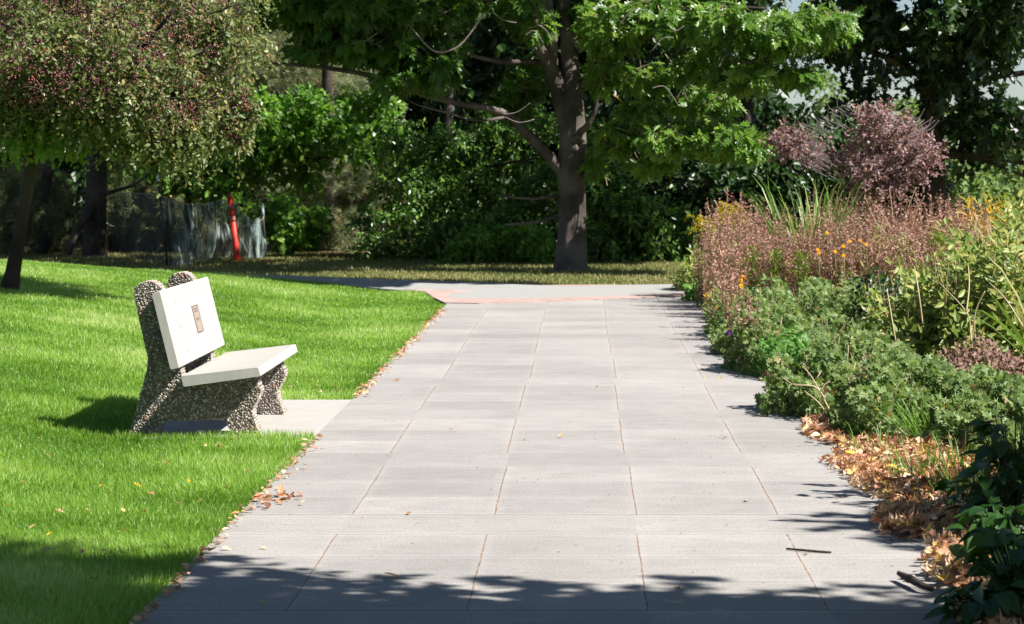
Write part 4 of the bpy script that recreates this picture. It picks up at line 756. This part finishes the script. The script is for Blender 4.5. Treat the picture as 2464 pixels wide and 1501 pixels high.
def goldenrod(u, v, Y, n, label):
    p0 = P(u, v, Y); root = empty('goldenrod', (p0[0], Y, ground_z(p0[0], Y)), label, 'flower', 'goldenrod'); s = MB(); f = MB()
    for k in range(n):
        uu = u + rng.uniform(-26, 26); vv = v + rng.uniform(-20, 26); q0 = np.array([dxy(uu, Y), Y, ground_z(p0[0], Y)]); q1 = P(uu, vv, Y); s.tube([q0, (q0 + q1) / 2 + rng.normal(scale=.02, size=3), q1], [.005, .004, .003], 4, sub=3)
        for j in range(5):
            sg = rng.choice([-1, 1]); t = np.linspace(0, 1, 9)[:, None]; L = rng.uniform(.07, .13); arc = q1 + np.array([sg * L, rng.uniform(-.05, .05), 0]) * t + np.array([0, 0, 1]) * (.05 * np.sin(t * 2.6) - .05 * t * t) + np.array([0, 0, -.035 * j])
            N = 45; a = arc[rng.integers(0, 9, N)] + rng.normal(scale=.007, size=(N, 3)); f.inst(QUAD, a, rdir(N), rdir(N), np.full(N, .018), rng.uniform(0, 1, N), 0)
    at_root(s, 'stems', [M['iris']], root); at_root(f, 'flower_heads', [M['gold']], root)
goldenrod(1765, 500, 31.2, 11, 'yellow goldenrod behind the tall seed stalks'); goldenrod(1688, 543, 31, 5, 'small yellow goldenrod spray leaning over the path edge')

def blades(name, label, x, y, n, h, r, mat, width=.012, lean=.25, cat='plant', group=None):
    z = ground_z(x, y); m = MB(); a = rng.uniform(0, 6.28, n); rr = r * np.sqrt(rng.uniform(0, 1, n)); pos = np.stack([x + rr * np.cos(a), y + rr * np.sin(a), np.full(n, z - .01)], 1)
    d = np.stack([np.cos(a) * lean, np.sin(a) * lean, np.ones(n)], 1) + rng.normal(scale=lean * .5, size=(n, 3)) * [1, 1, 0]; H = h * rng.uniform(.5, 1.05, n)
    nr = np.stack([np.cos(a), np.sin(a), np.zeros(n)], 1) * -1 + rng.normal(scale=.4, size=(n, 3))
    T = ([(-.5, 0, 0), (.5, 0, 0), (-.5, .35, .01), (.5, .35, .01), (-.42, .65, -.03), (.42, .65, -.03), (-.25, .87, -.10), (.25, .87, -.10), (0, 1, -.2)], [(0, 1, 3, 2), (2, 3, 5, 4), (4, 5, 7, 6), (6, 7, 8)])
    m.inst(T, pos, norm(d), nr, np.stack([np.full(n, width), H, H], 1), rng.uniform(0, 1, n), 0)
    return tag(m.build(name, [M[mat]], None, (x, y, z)), label, cat, group)
blades('iris_plant', 'clump of upright sword-shaped green leaves beside the smoke bush', dxy(1945, 29.8), 29.6, 150, 1.5, .28, 'iris', .024, .22)
blades('iris_plant', 'smaller clump of green sword leaves under the smoke bush', dxy(2010, 30.2), 29.8, 70, 1.15, .2, 'iris', .022, .2)
for x_u, Y, n, h, lab in [(2255, 15.0, 120, .34, 'green grass tuft growing through the leaf litter above the shade'), (2215, 13.4, 50, .26, 'thin grass tuft in the middle of the leaf litter'), (2330, 12.6, 90, .30, 'shaded grass tuft beside the broad dark leaves'), (2310, 13.6, 40, .3, 'sparse grass stems in the leaf litter'), (2120, 14.6, 40, .22, 'short grass tuft near the path edge in the litter')]:
    blades('grass_tuft', lab, dxy(x_u, Y), Y, n, h, .16, 'tuft', .006, .45, 'grass tuft', 'grass tufts in the leaf litter')
blades('yucca_leaves', 'long pale sword leaves reaching in at the right edge', 3.35, 19.0, 26, 1.05, .1, 'iris', .03, .75)

def daisies():
    root = empty('orange_daisy', (dxy(1745, 27), 27, ground_z(1.45, 27)), 'orange daisies flowering at the path edge in front of the dried spikes', 'flower'); z = ground_z(1.45, 27)
    f = MB(); s = MB(); l = MB()
    for u, v in [(1712, 705), (1722, 695), (1735, 702), (1728, 738), (1738, 745), (1760, 732), (1765, 725), (1772, 745), (1770, 757), (1785, 735), (1780, 702), (1785, 688), (1790, 696), (1782, 675), (1788, 668), (1700, 710), (1755, 765), (1762, 772)]:
        Y = 27 + rng.uniform(-.5, .5); c = P(u, v, Y); s.tube([(c[0] + rng.uniform(-.05, .1), Y + .1, z), (c[0], Y, c[2] - .1), c], [.004, .003, .003], 4, sub=2)
        f = MB(); k = 11; a = np.arange(k) * 6.283 / k; axis = norm(np.array([.4, -.7, .7]) + rng.normal(scale=.3, size=3)); e1 = norm(np.cross(axis, [0, 0, 1.])); e2 = np.cross(axis, e1)
        d = np.cos(a)[:, None] * e1 + np.sin(a)[:, None] * e2; f.inst(OVATE, np.tile(c, (k, 1)), d, np.tile(axis, (k, 1)), np.full(k, .036), rng.uniform(0, 1, k), 0)
        f.inst(BALL, c[None], rdir(1), rdir(1), np.array([.008]), np.array([0.]), 1, True); at_root(f, 'flower_head', [M['orange'], M['darkbark']], root)
    C = np.array([dxy(1755, 27), 27, z + .1]); n = 420; b = rball(n); p = C + b * np.array([.24, .7, .17]); p[:, 2] = np.maximum(p[:, 2], z)
    l.inst(OVATE, p, rdir(n), rdir(n, .8), .085 * rng.uniform(.6, 1.2, n), rng.uniform(0, 1, n), 0)
    at_root(s, 'stems', [M['iris']], root); at_root(l, 'foliage', [M['geran']], root)
daisies()
def dots(name, label, pts, mat, r=.03, cat='flower'):
    root = None
    for u, v, Y in pts:
        c = P(u, v, Y); z = ground_z(c[0], Y)
        if root is None: root = empty(name, (c[0], Y, z), label, cat); f = MB(); s = MB()
        s.tube([(c[0] + .03, Y + .05, z), (c[0], Y, c[2])], [.003, .003], 4)
        k = 9; a = np.arange(k) * 6.283 / k; axis = norm(np.array([.3, -.8, .6])); e1 = norm(np.cross(axis, [0, 0, 1.])); e2 = np.cross(axis, e1)
        f.inst(OVATE, np.tile(c, (k, 1)), np.cos(a)[:, None] * e1 + np.sin(a)[:, None] * e2, np.tile(axis, (k, 1)), np.full(k, r), rng.uniform(0, 1, k), 0)
    at_root(f, 'petals', [M[mat]], root); at_root(s, 'stem', [M['iris']], root)
dots('purple_flower', 'single small purple flower over the path edge', [(1754, 803, 22.2), (1757, 800, 22.2)], 'purple', .035)
for u, v, Y, w_ in [(1970, 608, 26.4, 'left'), (1990, 560, 27, ''), (2030, 592, 26.4, ''), (2085, 588, 26.2, ''), (2045, 580, 26.6, ''), (2030, 614, 26.2, ''), (1968, 600, 26.4, ''), (2070, 578, 26.6, ''), (2010, 605, 26.3, '')]:
    dots('orange_blossom', 'small orange blossom showing among the dried spikes', [(u, v, Y)], 'orange', .024)
    COL.objects
for o in [o for o in COL.objects if o.name.startswith('orange_blossom')]: o['group'] = 'orange blossoms among the dried spikes'

def stems(name, label, lines, mat, r=.006, cat='stem'):
    m = MB(); 
    for L in lines: m.tube([P(*q) for q in L], np.linspace(r, r * .45, len(L)), 5)
    c = P(*lines[0][0]); return tag(m.build(name, [M[mat]], None, c), label, cat)
stems('bare_stem', 'bare pale forked stem leaning over the dark mound at the path edge', [[(2020, 1040, 16.3), (1995, 985, 16.3), (1955, 910, 16.4), (1930, 880, 16.4)], [(1985, 960, 16.3), (1960, 930, 16.3), (1910, 925, 16.3), (1880, 905, 16.4)], [(1960, 917, 16.4), (1975, 895, 16.4)], [(1975, 940, 16.3), (1985, 925, 16.3), (1998, 918, 16.3)], [(2010, 1035, 16.2), (1975, 975, 16.2), (1935, 940, 16.2)]], 'tan_twig', .0065)
stems('bare_stem', 'thin upright brown stem among the geranium mounds', [[(2043, 1000, 17.4), (2038, 900, 17.5), (2042, 830, 17.6)], [(2040, 930, 17.4), (2060, 870, 17.4)]], 'tan_twig', .005)
stems('bare_stem', 'long bent tan stems in the yellow-green shrub', [[(2345, 880, 18.9), (2335, 800, 19), (2325, 750, 19), (2260, 680, 19.2)], [(2325, 750, 19), (2332, 690, 19.1), (2330, 640, 19.3)], [(2160, 850, 19), (2150, 790, 19), (2135, 700, 19.2)], [(2220, 780, 19), (2210, 700, 19), (2200, 640, 19.2)], [(2464, 790, 18.9), (2420, 720, 19), (2380, 680, 19)], [(2350, 860, 18.8), (2345, 760, 18.8), (2370, 700, 18.8)]], 'tan_twig', .007)
stems('bare_stem', 'reddish twigs fanning out under the smoke bush', [[(2150, 560, 29), (2120, 510, 29), (2100, 490, 29)], [(2150, 560, 29), (2145, 490, 29), (2140, 455, 29)], [(2170, 560, 29), (2185, 500, 29), (2205, 450, 29)], [(2190, 560, 29), (2205, 510, 29), (2225, 470, 29)], [(2130, 560, 29), (2105, 530, 29), (2080, 470, 29)]], 'tan_twig', .007)

# broad dark leaves, near right
def broad(u, v, n, h, r, label, size=.095):
    n = int(n * 2.2)
    Y = CAMZ * FPX / (v - V0); x = dxy(u, Y); z = ground_z(x, Y); root = empty('broad_leaved_plant', (x, Y, z), label, 'plant', 'broad-leaved plants in the shade'); s = MB(); l = MB()
    for k in range(n):
        a = rng.uniform(0, 6.28); q = rng.uniform(.25, 1) * r; hh = h * rng.uniform(.35, 1); p0 = np.array([x, Y, z]); p1 = np.array([x + q * math.cos(a) * .6, Y + q * math.sin(a) * .6, z + hh]); s.tube([p0, (p0 + p1) / 2 + [0, 0, .04], p1], [.004, .0035, .003], 4, sub=3)
        d = np.array([[math.cos(a), math.sin(a), rng.uniform(-.6, .3)]]); T = [(xx, yy, zz - .22 * yy * yy) for xx, yy, zz in BROAD[0]]
        # three-station leaf so that it arches
        st = [(0, 0), (.2, .15), (.31, .35), (.28, .6), (.15, .85), (0, 1)]; V = []; F = []
        for w_, y_ in st: V += [(-w_, y_, abs(w_) * .35 - .35 * y_ * y_), (0, y_, -.35 * y_ * y_), (w_, y_, abs(w_) * .35 - .35 * y_ * y_)]
        for i in range(5): b_ = i * 3; F += [(b_, b_ + 1, b_ + 4, b_ + 3), (b_ + 1, b_ + 2, b_ + 5, b_ + 4)]
        l.inst((V, F), p1[None], d, np.array([[0., 0, 1.]]) + rng.normal(scale=.3, size=(1, 3)), np.array([size * rng.uniform(.6, 1.2)]), rng.uniform(0, 1, 1), 0, True)
    at_root(s, 'stems', [M['hosta']], root); at_root(l, 'leaves', [M['hosta']], root)
for a in [(2390, 1290, 30, .34, .22, 'broad-leaved dark plant reaching over the litter beside the grass tuft'), (2440, 1260, 40, .45, .25, 'tallest broad-leaved dark plant at the right edge'), (2410, 1400, 36, .32, .24, 'broad-leaved dark plant behind the short log'), (2450, 1480, 40, .34, .24, 'broad-leaved dark plant in the lower right corner'), (2370, 1500, 26, .18, .2, 'low broad-leaved plant at the bottom edge beside the path'), (2330, 1230, 8, .14, .16, 'few low broad leaves on the litter')]: broad(*a)
# a taller loose shrub just outside the frame: its leaves shade the path edge
def side_shrub():
    x, y = 2.72, 11.95; root = empty('tall_shrub', (x, y, .03), 'loose leafy shrub at the right of the path just outside the picture', 'shrub'); s = MB(); l = MB()
    for k in range(44):
        a = rng.uniform(0, 6.28); yy = y + rng.choice([-.8, -.35, .15, .5]) + rng.uniform(-.12, .12); hh = rng.uniform(1.1, 2.0); p0 = np.array([x + rng.uniform(-.15, .3), yy, .0]); p1 = p0 + np.array([rng.uniform(-.35, .1), rng.uniform(-.25, .25), hh]); s.tube([p0, (p0 + p1) / 2 + rng.normal(scale=.04, size=3), p1], [.008, .006, .003], 5, sub=3)
        n = 26; t = rng.uniform(.25, 1, n)[:, None]; p = p0 * (1 - t) + p1 * t; l.inst(OVATE, p, rdir(n, .2), rdir(n, .6), .12 * rng.uniform(.6, 1.2, n), rng.uniform(0, 1, n), 0)
    at_root(s, 'stems', [M['twig']], root); at_root(l, 'foliage', [M['hosta']], root)
side_shrub()

# ------------------------------------------------------------ leaf litter
def curl(shape, c=.5):
    V, F = shape; return [(x, y, z + c * (x * x * 3 + (y - .5) ** 2)) for x, y, z in V], F
CURL1, CURL2 = curl(OVATE, .9), curl(MAPLE, .6)
def litter():
    m = MB(); n = 19000; Y = 8.6 + (1 - rng.uniform(0, 1, n) ** .9) * 15; x = 1.38 + np.abs(rng.normal(scale=.42, size=n)) + rng.uniform(-.05, .1, n) + .05 * np.sin(Y * 3.1)
    x = np.where(Y < 17, x - .03 * np.sin(Y * 5), x + .02); pos = np.stack([x, Y, np.maximum(hgt(x, Y), np.where(x < 1.48, .0, -1)) + rng.uniform(.002, .04, n)], 1)
    q = n // 2
    for tm, a, b in ((CURL1, 0, q), (CURL2, q, n)):
        p = pos[a:b]; N = len(p); fd = rdir(N); fd[:, 2] *= .45; m.inst(tm, p, fd, norm(rdir(N) * .75 + [0, 0, 1.0]), .046 * rng.uniform(.5, 1.5, N), rng.uniform(0, 1, N) ** .8, 0)
    n = 9000; Y = rng.uniform(9, 17.5, n); x = rng.uniform(1.5, 3.4, n); n = n; pos = np.stack([x, Y, hgt(x, Y) + rng.uniform(.002, .05, n)], 1); fd = rdir(n); fd[:, 2] *= .45
    m.inst(CURL1, pos, fd, norm(rdir(n) * .75 + [0, 0, 1.0]), .055 * rng.uniform(.5, 1.4, n), rng.uniform(0, 1, n), 0)
    return m.build('leaf_litter', [M['litter']])
tag(litter(), 'thick rust and tan fallen leaves between the path and the flower bed', 'leaf litter', kind='stuff')
def edge_litter():
    m = MB(); n = 1050; Y = rng.uniform(8.8, 29, n); k = ~((Y > 15.5) & (Y < 18)); Y = Y[k]; n = len(Y)
    d = .5 + .5 * np.sin(Y * 2.3) * np.sin(Y * .9 + 1); kk = rng.uniform(0, 1, n) < d + .25; Y = Y[kk]; n = len(Y)
    x = -1.555 + np.abs(rng.normal(scale=.035, size=n)) - .02; pos = np.stack([x, Y, rng.uniform(.002, .018, n)], 1); fd = rdir(n); fd[:, 2] *= .3
    m.inst(CURL1, pos, fd, norm(rdir(n) * .5 + [0, 0, 1.0]), .030 * rng.uniform(.4, 1.6, n), rng.uniform(0.1, 1, n), 0)
    g = 34; c = np.array([-1.46, 12.55, .01]); p = c + rng.normal(size=(g, 3)) * [.06, .12, .006]; p[:, 2] = np.abs(p[:, 2]) + .004; fd = rdir(g); fd[:, 2] *= .4
    m.inst(CURL1, p, fd, norm(rdir(g) * .6 + [0, 0, 1.]), .05 * rng.uniform(.6, 1.3, g), rng.uniform(0, .6, g), 0)
    n = 900; x = rng.uniform(-1.5, 1.4, n); Y = rng.uniform(9, 26, n); m.inst(QUAD, np.stack([x, Y, np.full(n, .003)], 1), norm(rdir(n) * [1, 1, .1]), rdir(n, 3), .011 * rng.uniform(.4, 1.5, n), rng.uniform(0, .6, n), 0)
    return m.build('leaf_litter', [M['litter']])
tag(edge_litter(), 'thin crumbs of dry leaf along the lawn edge of the path', 'leaf litter', kind='stuff')

# single fallen leaves
def one_leaf(kind, rnd):
    m = MB(); tm = (CURL1, CURL2, curl(OAK, .7))[kind]; m.inst(tm, np.zeros((1, 3)), np.array([[0, 1., 0]]), np.array([[0, 0, 1.]]), np.array([1.0]), np.array([rnd])); return m
protos = []
LP = [(922, 1391, .14), (1635, 1418, .12), (625, 1450, .10), (985, 1237, .08), (1470, 1192, .05), (1355, 1053, .07), (1385, 1048, .05), (1090, 1037, .06), (958, 916, .10), (1700, 912, .08), (1730, 912, .06), (1648, 934, .05), (1742, 1056, .06), (1790, 1209, .10), (2016, 1211, .15), (1820, 1130, .04), (1440, 932, .05), (625, 1321, .07), (488, 1347, .06), (1940, 1337, .10), (1745, 1265, .03), (900, 1206, .04), (1992, 1105, .07), (1850, 1075, .06), (1258, 1060, .04), (1500, 1355, .04), (1618, 828, .05), (1270, 912, .04)]
LL = [(402, 1125, .13), (98, 1346, .14), (340, 1180, .10), (395, 1172, .08), (372, 1200, .12), (428, 1222, .09), (480, 1222, .11), (155, 1246, .12), (306, 1288, .12), (258, 1336, .09), (70, 1282, .08), (131, 1295, .09), (215, 1408, .10), (60, 1420, .07), (262, 1190, .06), (215, 1238, .07), (300, 1240, .07), (240, 1180, .05), (20, 1225, .06), (350, 1240, .06), (196, 1345, .07), (540, 1185, .08), (520, 1083, .10), (498, 1080, .06), (557, 1060, .06), (740, 918, .09), (765, 935, .07), (715, 925, .06), (737, 910, .06), (806, 945, .09), (795, 948, .07), (682, 953, .09), (365, 900, .06), (332, 887, .06), (168, 967, .05), (410, 1075, .05), (432, 1055, .06), (90, 1060, .05), (60, 1165, .05), (30, 1095, .05), (118, 1100, .05), (110, 1372, .05), (455, 1165, .05), (592, 1140, .05), (700, 938, .06), (750, 945, .07), (775, 948, .06), (120, 832, .05), (62, 900, .05), (40, 760, .05), (250, 800, .05), (180, 868, .05), (900, 760, .05), (930, 860, .05), (820, 790, .05), (640, 700, .05), (860, 830, .05)]
def put_leaf(u, v, s, lawn):
    p = ground_hit(u, v) if lawn else G(u, v); kind = rng.integers(0, 3); key = (int(kind), int(rng.integers(0, 5)))
    me = next((q[1] for q in protos if q[0] == key), None)
    if me is None:
        o = one_leaf(key[0], [.1, .45, .6, .8, .98][key[1]]).build('fallen_leaf', [M['fallen']]); protos.append((key, o.data))
    else: o = bpy.data.objects.new('fallen_leaf', me); COL.objects.link(o)
    o.location = (p[0], p[1], (float(hgt(p[0], p[1])) + .045) if lawn else .004); s *= .5; o.scale = (s, s, s)
    o.rotation_euler = (rng.uniform(-.35, .35) + (.3 if lawn else 0), rng.uniform(-.35, .35), rng.uniform(0, 6.28))
    if lawn: tag(o, 'small dry tan leaf lying in the green lawn', 'fallen leaf', 'fallen leaves on the lawn')
    else: tag(o, 'dry tan leaf lying on the grey paving', 'fallen leaf', 'fallen leaves on the path')
for a in LP: put_leaf(*a, False)
for a in LL: put_leaf(*a, True)

# twigs and the short log
def stick(name, label, pts, r, mat='darkbark'):
    m = MB(); pp = [G(u, v) + [0, 0, z] for u, v, z in pts]; m.tube(pp, r, 8, rough=.15); return tag(m.build(name, [M[mat]], None, pp[0]), label, 'stick')
stick('fallen_twig', 'thin dark twig lying straight on the paving near the right joint', [(1893, 1323, .006), (1930, 1328, .008), (1965, 1330, .006), (2000, 1332, .006)], [.004, .005, .005, .004])
stick('short_log', 'short dark broken log end lying on the litter at the path edge', [(2163, 1398, .03), (2190, 1412, .03), (2215, 1425, .028), (2245, 1430, .02)], [.010, .016, .014, .010])
stick('fallen_branch', 'bent bare branch arching up out of the litter onto the path edge', [(2145, 1310, .02), (2180, 1300, .03), (2205, 1285, .03), (2250, 1275, .05), (2290, 1262, .05)], [.006, .009, .009, .008, .006])
stick('fallen_branch', 'slender curved twig standing in the litter beside the path', [(2235, 1262, .01), (2218, 1215, .05), (2200, 1180, .07), (2180, 1150, .10)], [.007, .006, .005, .003], 'twig')

# ------------------------------------------------------------ netting fence and the red post
def fence():
    root = empty('netting_fence', (P(403, 640, 41.5)[0], 41.5, -.03), 'dark see-through netting hung on thin posts behind the lawn', 'fence')
    def post(top, bot, Y, cap):
        m = MB(); m.tube([P(*bot, Y), P(*top, Y)], [.022, .018], 6, sub=1); o = at_root(m, 'post', [M['steel']], root)
        c = MB(); t, b = P(*top, Y), P(*bot, Y); d = norm(t - b); c.tube([t - d * cap, t + d * .01], [.026, .026], 8, sub=1); c.build('cap', [M['whitecap']], o)
    post((379, 421), (404, 650), 41.5, .10); post((631, 490), (640, 622), 45.3, .22); post((253, 462), (254, 600), 47, .03)
    def net(name, top, bot, mat, n, amp, Y0):
        m = MB(); T = np.array([P(*q) for q in top]); B = np.array([P(*q) for q in bot]); k = 18; s = np.linspace(0, 1, n); V = []
        it = np.stack([np.interp(s, np.linspace(0, 1, len(T)), T[:, j]) for j in range(3)], 1); ib = np.stack([np.interp(s, np.linspace(0, 1, len(B)), B[:, j]) for j in range(3)], 1)
        for j in range(k + 1):
            f = j / k; p = it * (1 - f) + ib * f; ph = s * 46 + 5 * np.sin(s * 9 + f * 1.5); p[:, 1] += amp * np.sin(ph) * (.3 + .7 * f) + amp * .8 * np.sin(s * 21 + f * 2); p[:, 0] += amp * .5 * np.cos(ph * 1.3 + f); V.append(p)
        I_ = (np.arange(k)[:, None] * n + np.arange(n - 1)[None]).ravel(); m.raw(np.concatenate(V), np.stack([I_, I_ + 1, I_ + n + 1, I_ + n], 1).ravel(), np.full(len(I_), 4), 0, None, True)
        at_root(m, name, [M[mat]], root)
    net('net', [(381, 468, 41.5), (430, 485, 42), (485, 492, 43), (548, 476, 44)], [(402, 640, 41.5), (440, 655, 41.7), (465, 628, 42.8), (560, 616, 44)], 'net', 90, .05, 42)
    net('net', [(556, 480, 44), (580, 510, 44.4), (610, 530, 44.8), (634, 518, 45.3)], [(572, 618, 44), (600, 620, 44.6), (620, 620, 45), (641, 620, 45.3)], 'net', 60, .05, 44)
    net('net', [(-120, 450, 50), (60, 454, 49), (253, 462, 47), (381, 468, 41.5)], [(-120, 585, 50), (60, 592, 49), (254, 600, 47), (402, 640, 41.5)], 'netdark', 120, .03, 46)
    m = MB()
    m.tube([P(381, 468, 41.5), P(430, 485, 42), P(485, 493, 43), P(548, 476, 44)], [.008] * 4, 5); m.tube([P(552, 480, 44), P(580, 510, 44.4), P(610, 533, 44.8), P(630, 528, 45.2), P(635, 518, 45.3)], [.008] * 5, 5)
    m.tube([P(-120, 450, 50), P(60, 454, 49), P(253, 462, 47), P(381, 468, 41.5)], [.006] * 4, 5); at_root(m, 'rope', [M['rope']], root)
fence()
def delineator():
    Y = 44.; b, t = P(572, 617, Y), P(554, 478, Y); b[2] = float(hgt(b[0], Y)); ax = norm(t - b); root = empty('traffic_post', b, 'red plastic traffic delineator post leaning at the netting', 'traffic post')
    m = MB(); m.tube([b, b + ax * .10, b + ax * .13, t], [.066, .06, .053, .047], 16, sub=1); at_root(m, 'tube', [M['redplastic']], root)
    m = MB(); m.tube([t, t + ax * .02, t + ax * .03, t + ax * .085, t + ax * .095], [.048, .038, .024, .024, .012], 14, sub=1); at_root(m, 'handle_knob', [M['redplastic']], root)
    for a in (.82, .64): m = MB(); L = np.linalg.norm(t - b); m.tube([b + ax * L * a, b + ax * L * (a + .09)], [.0535, .0525], 16, sub=1); at_root(m, 'reflective_band', [M['reflect']], root)
delineator()
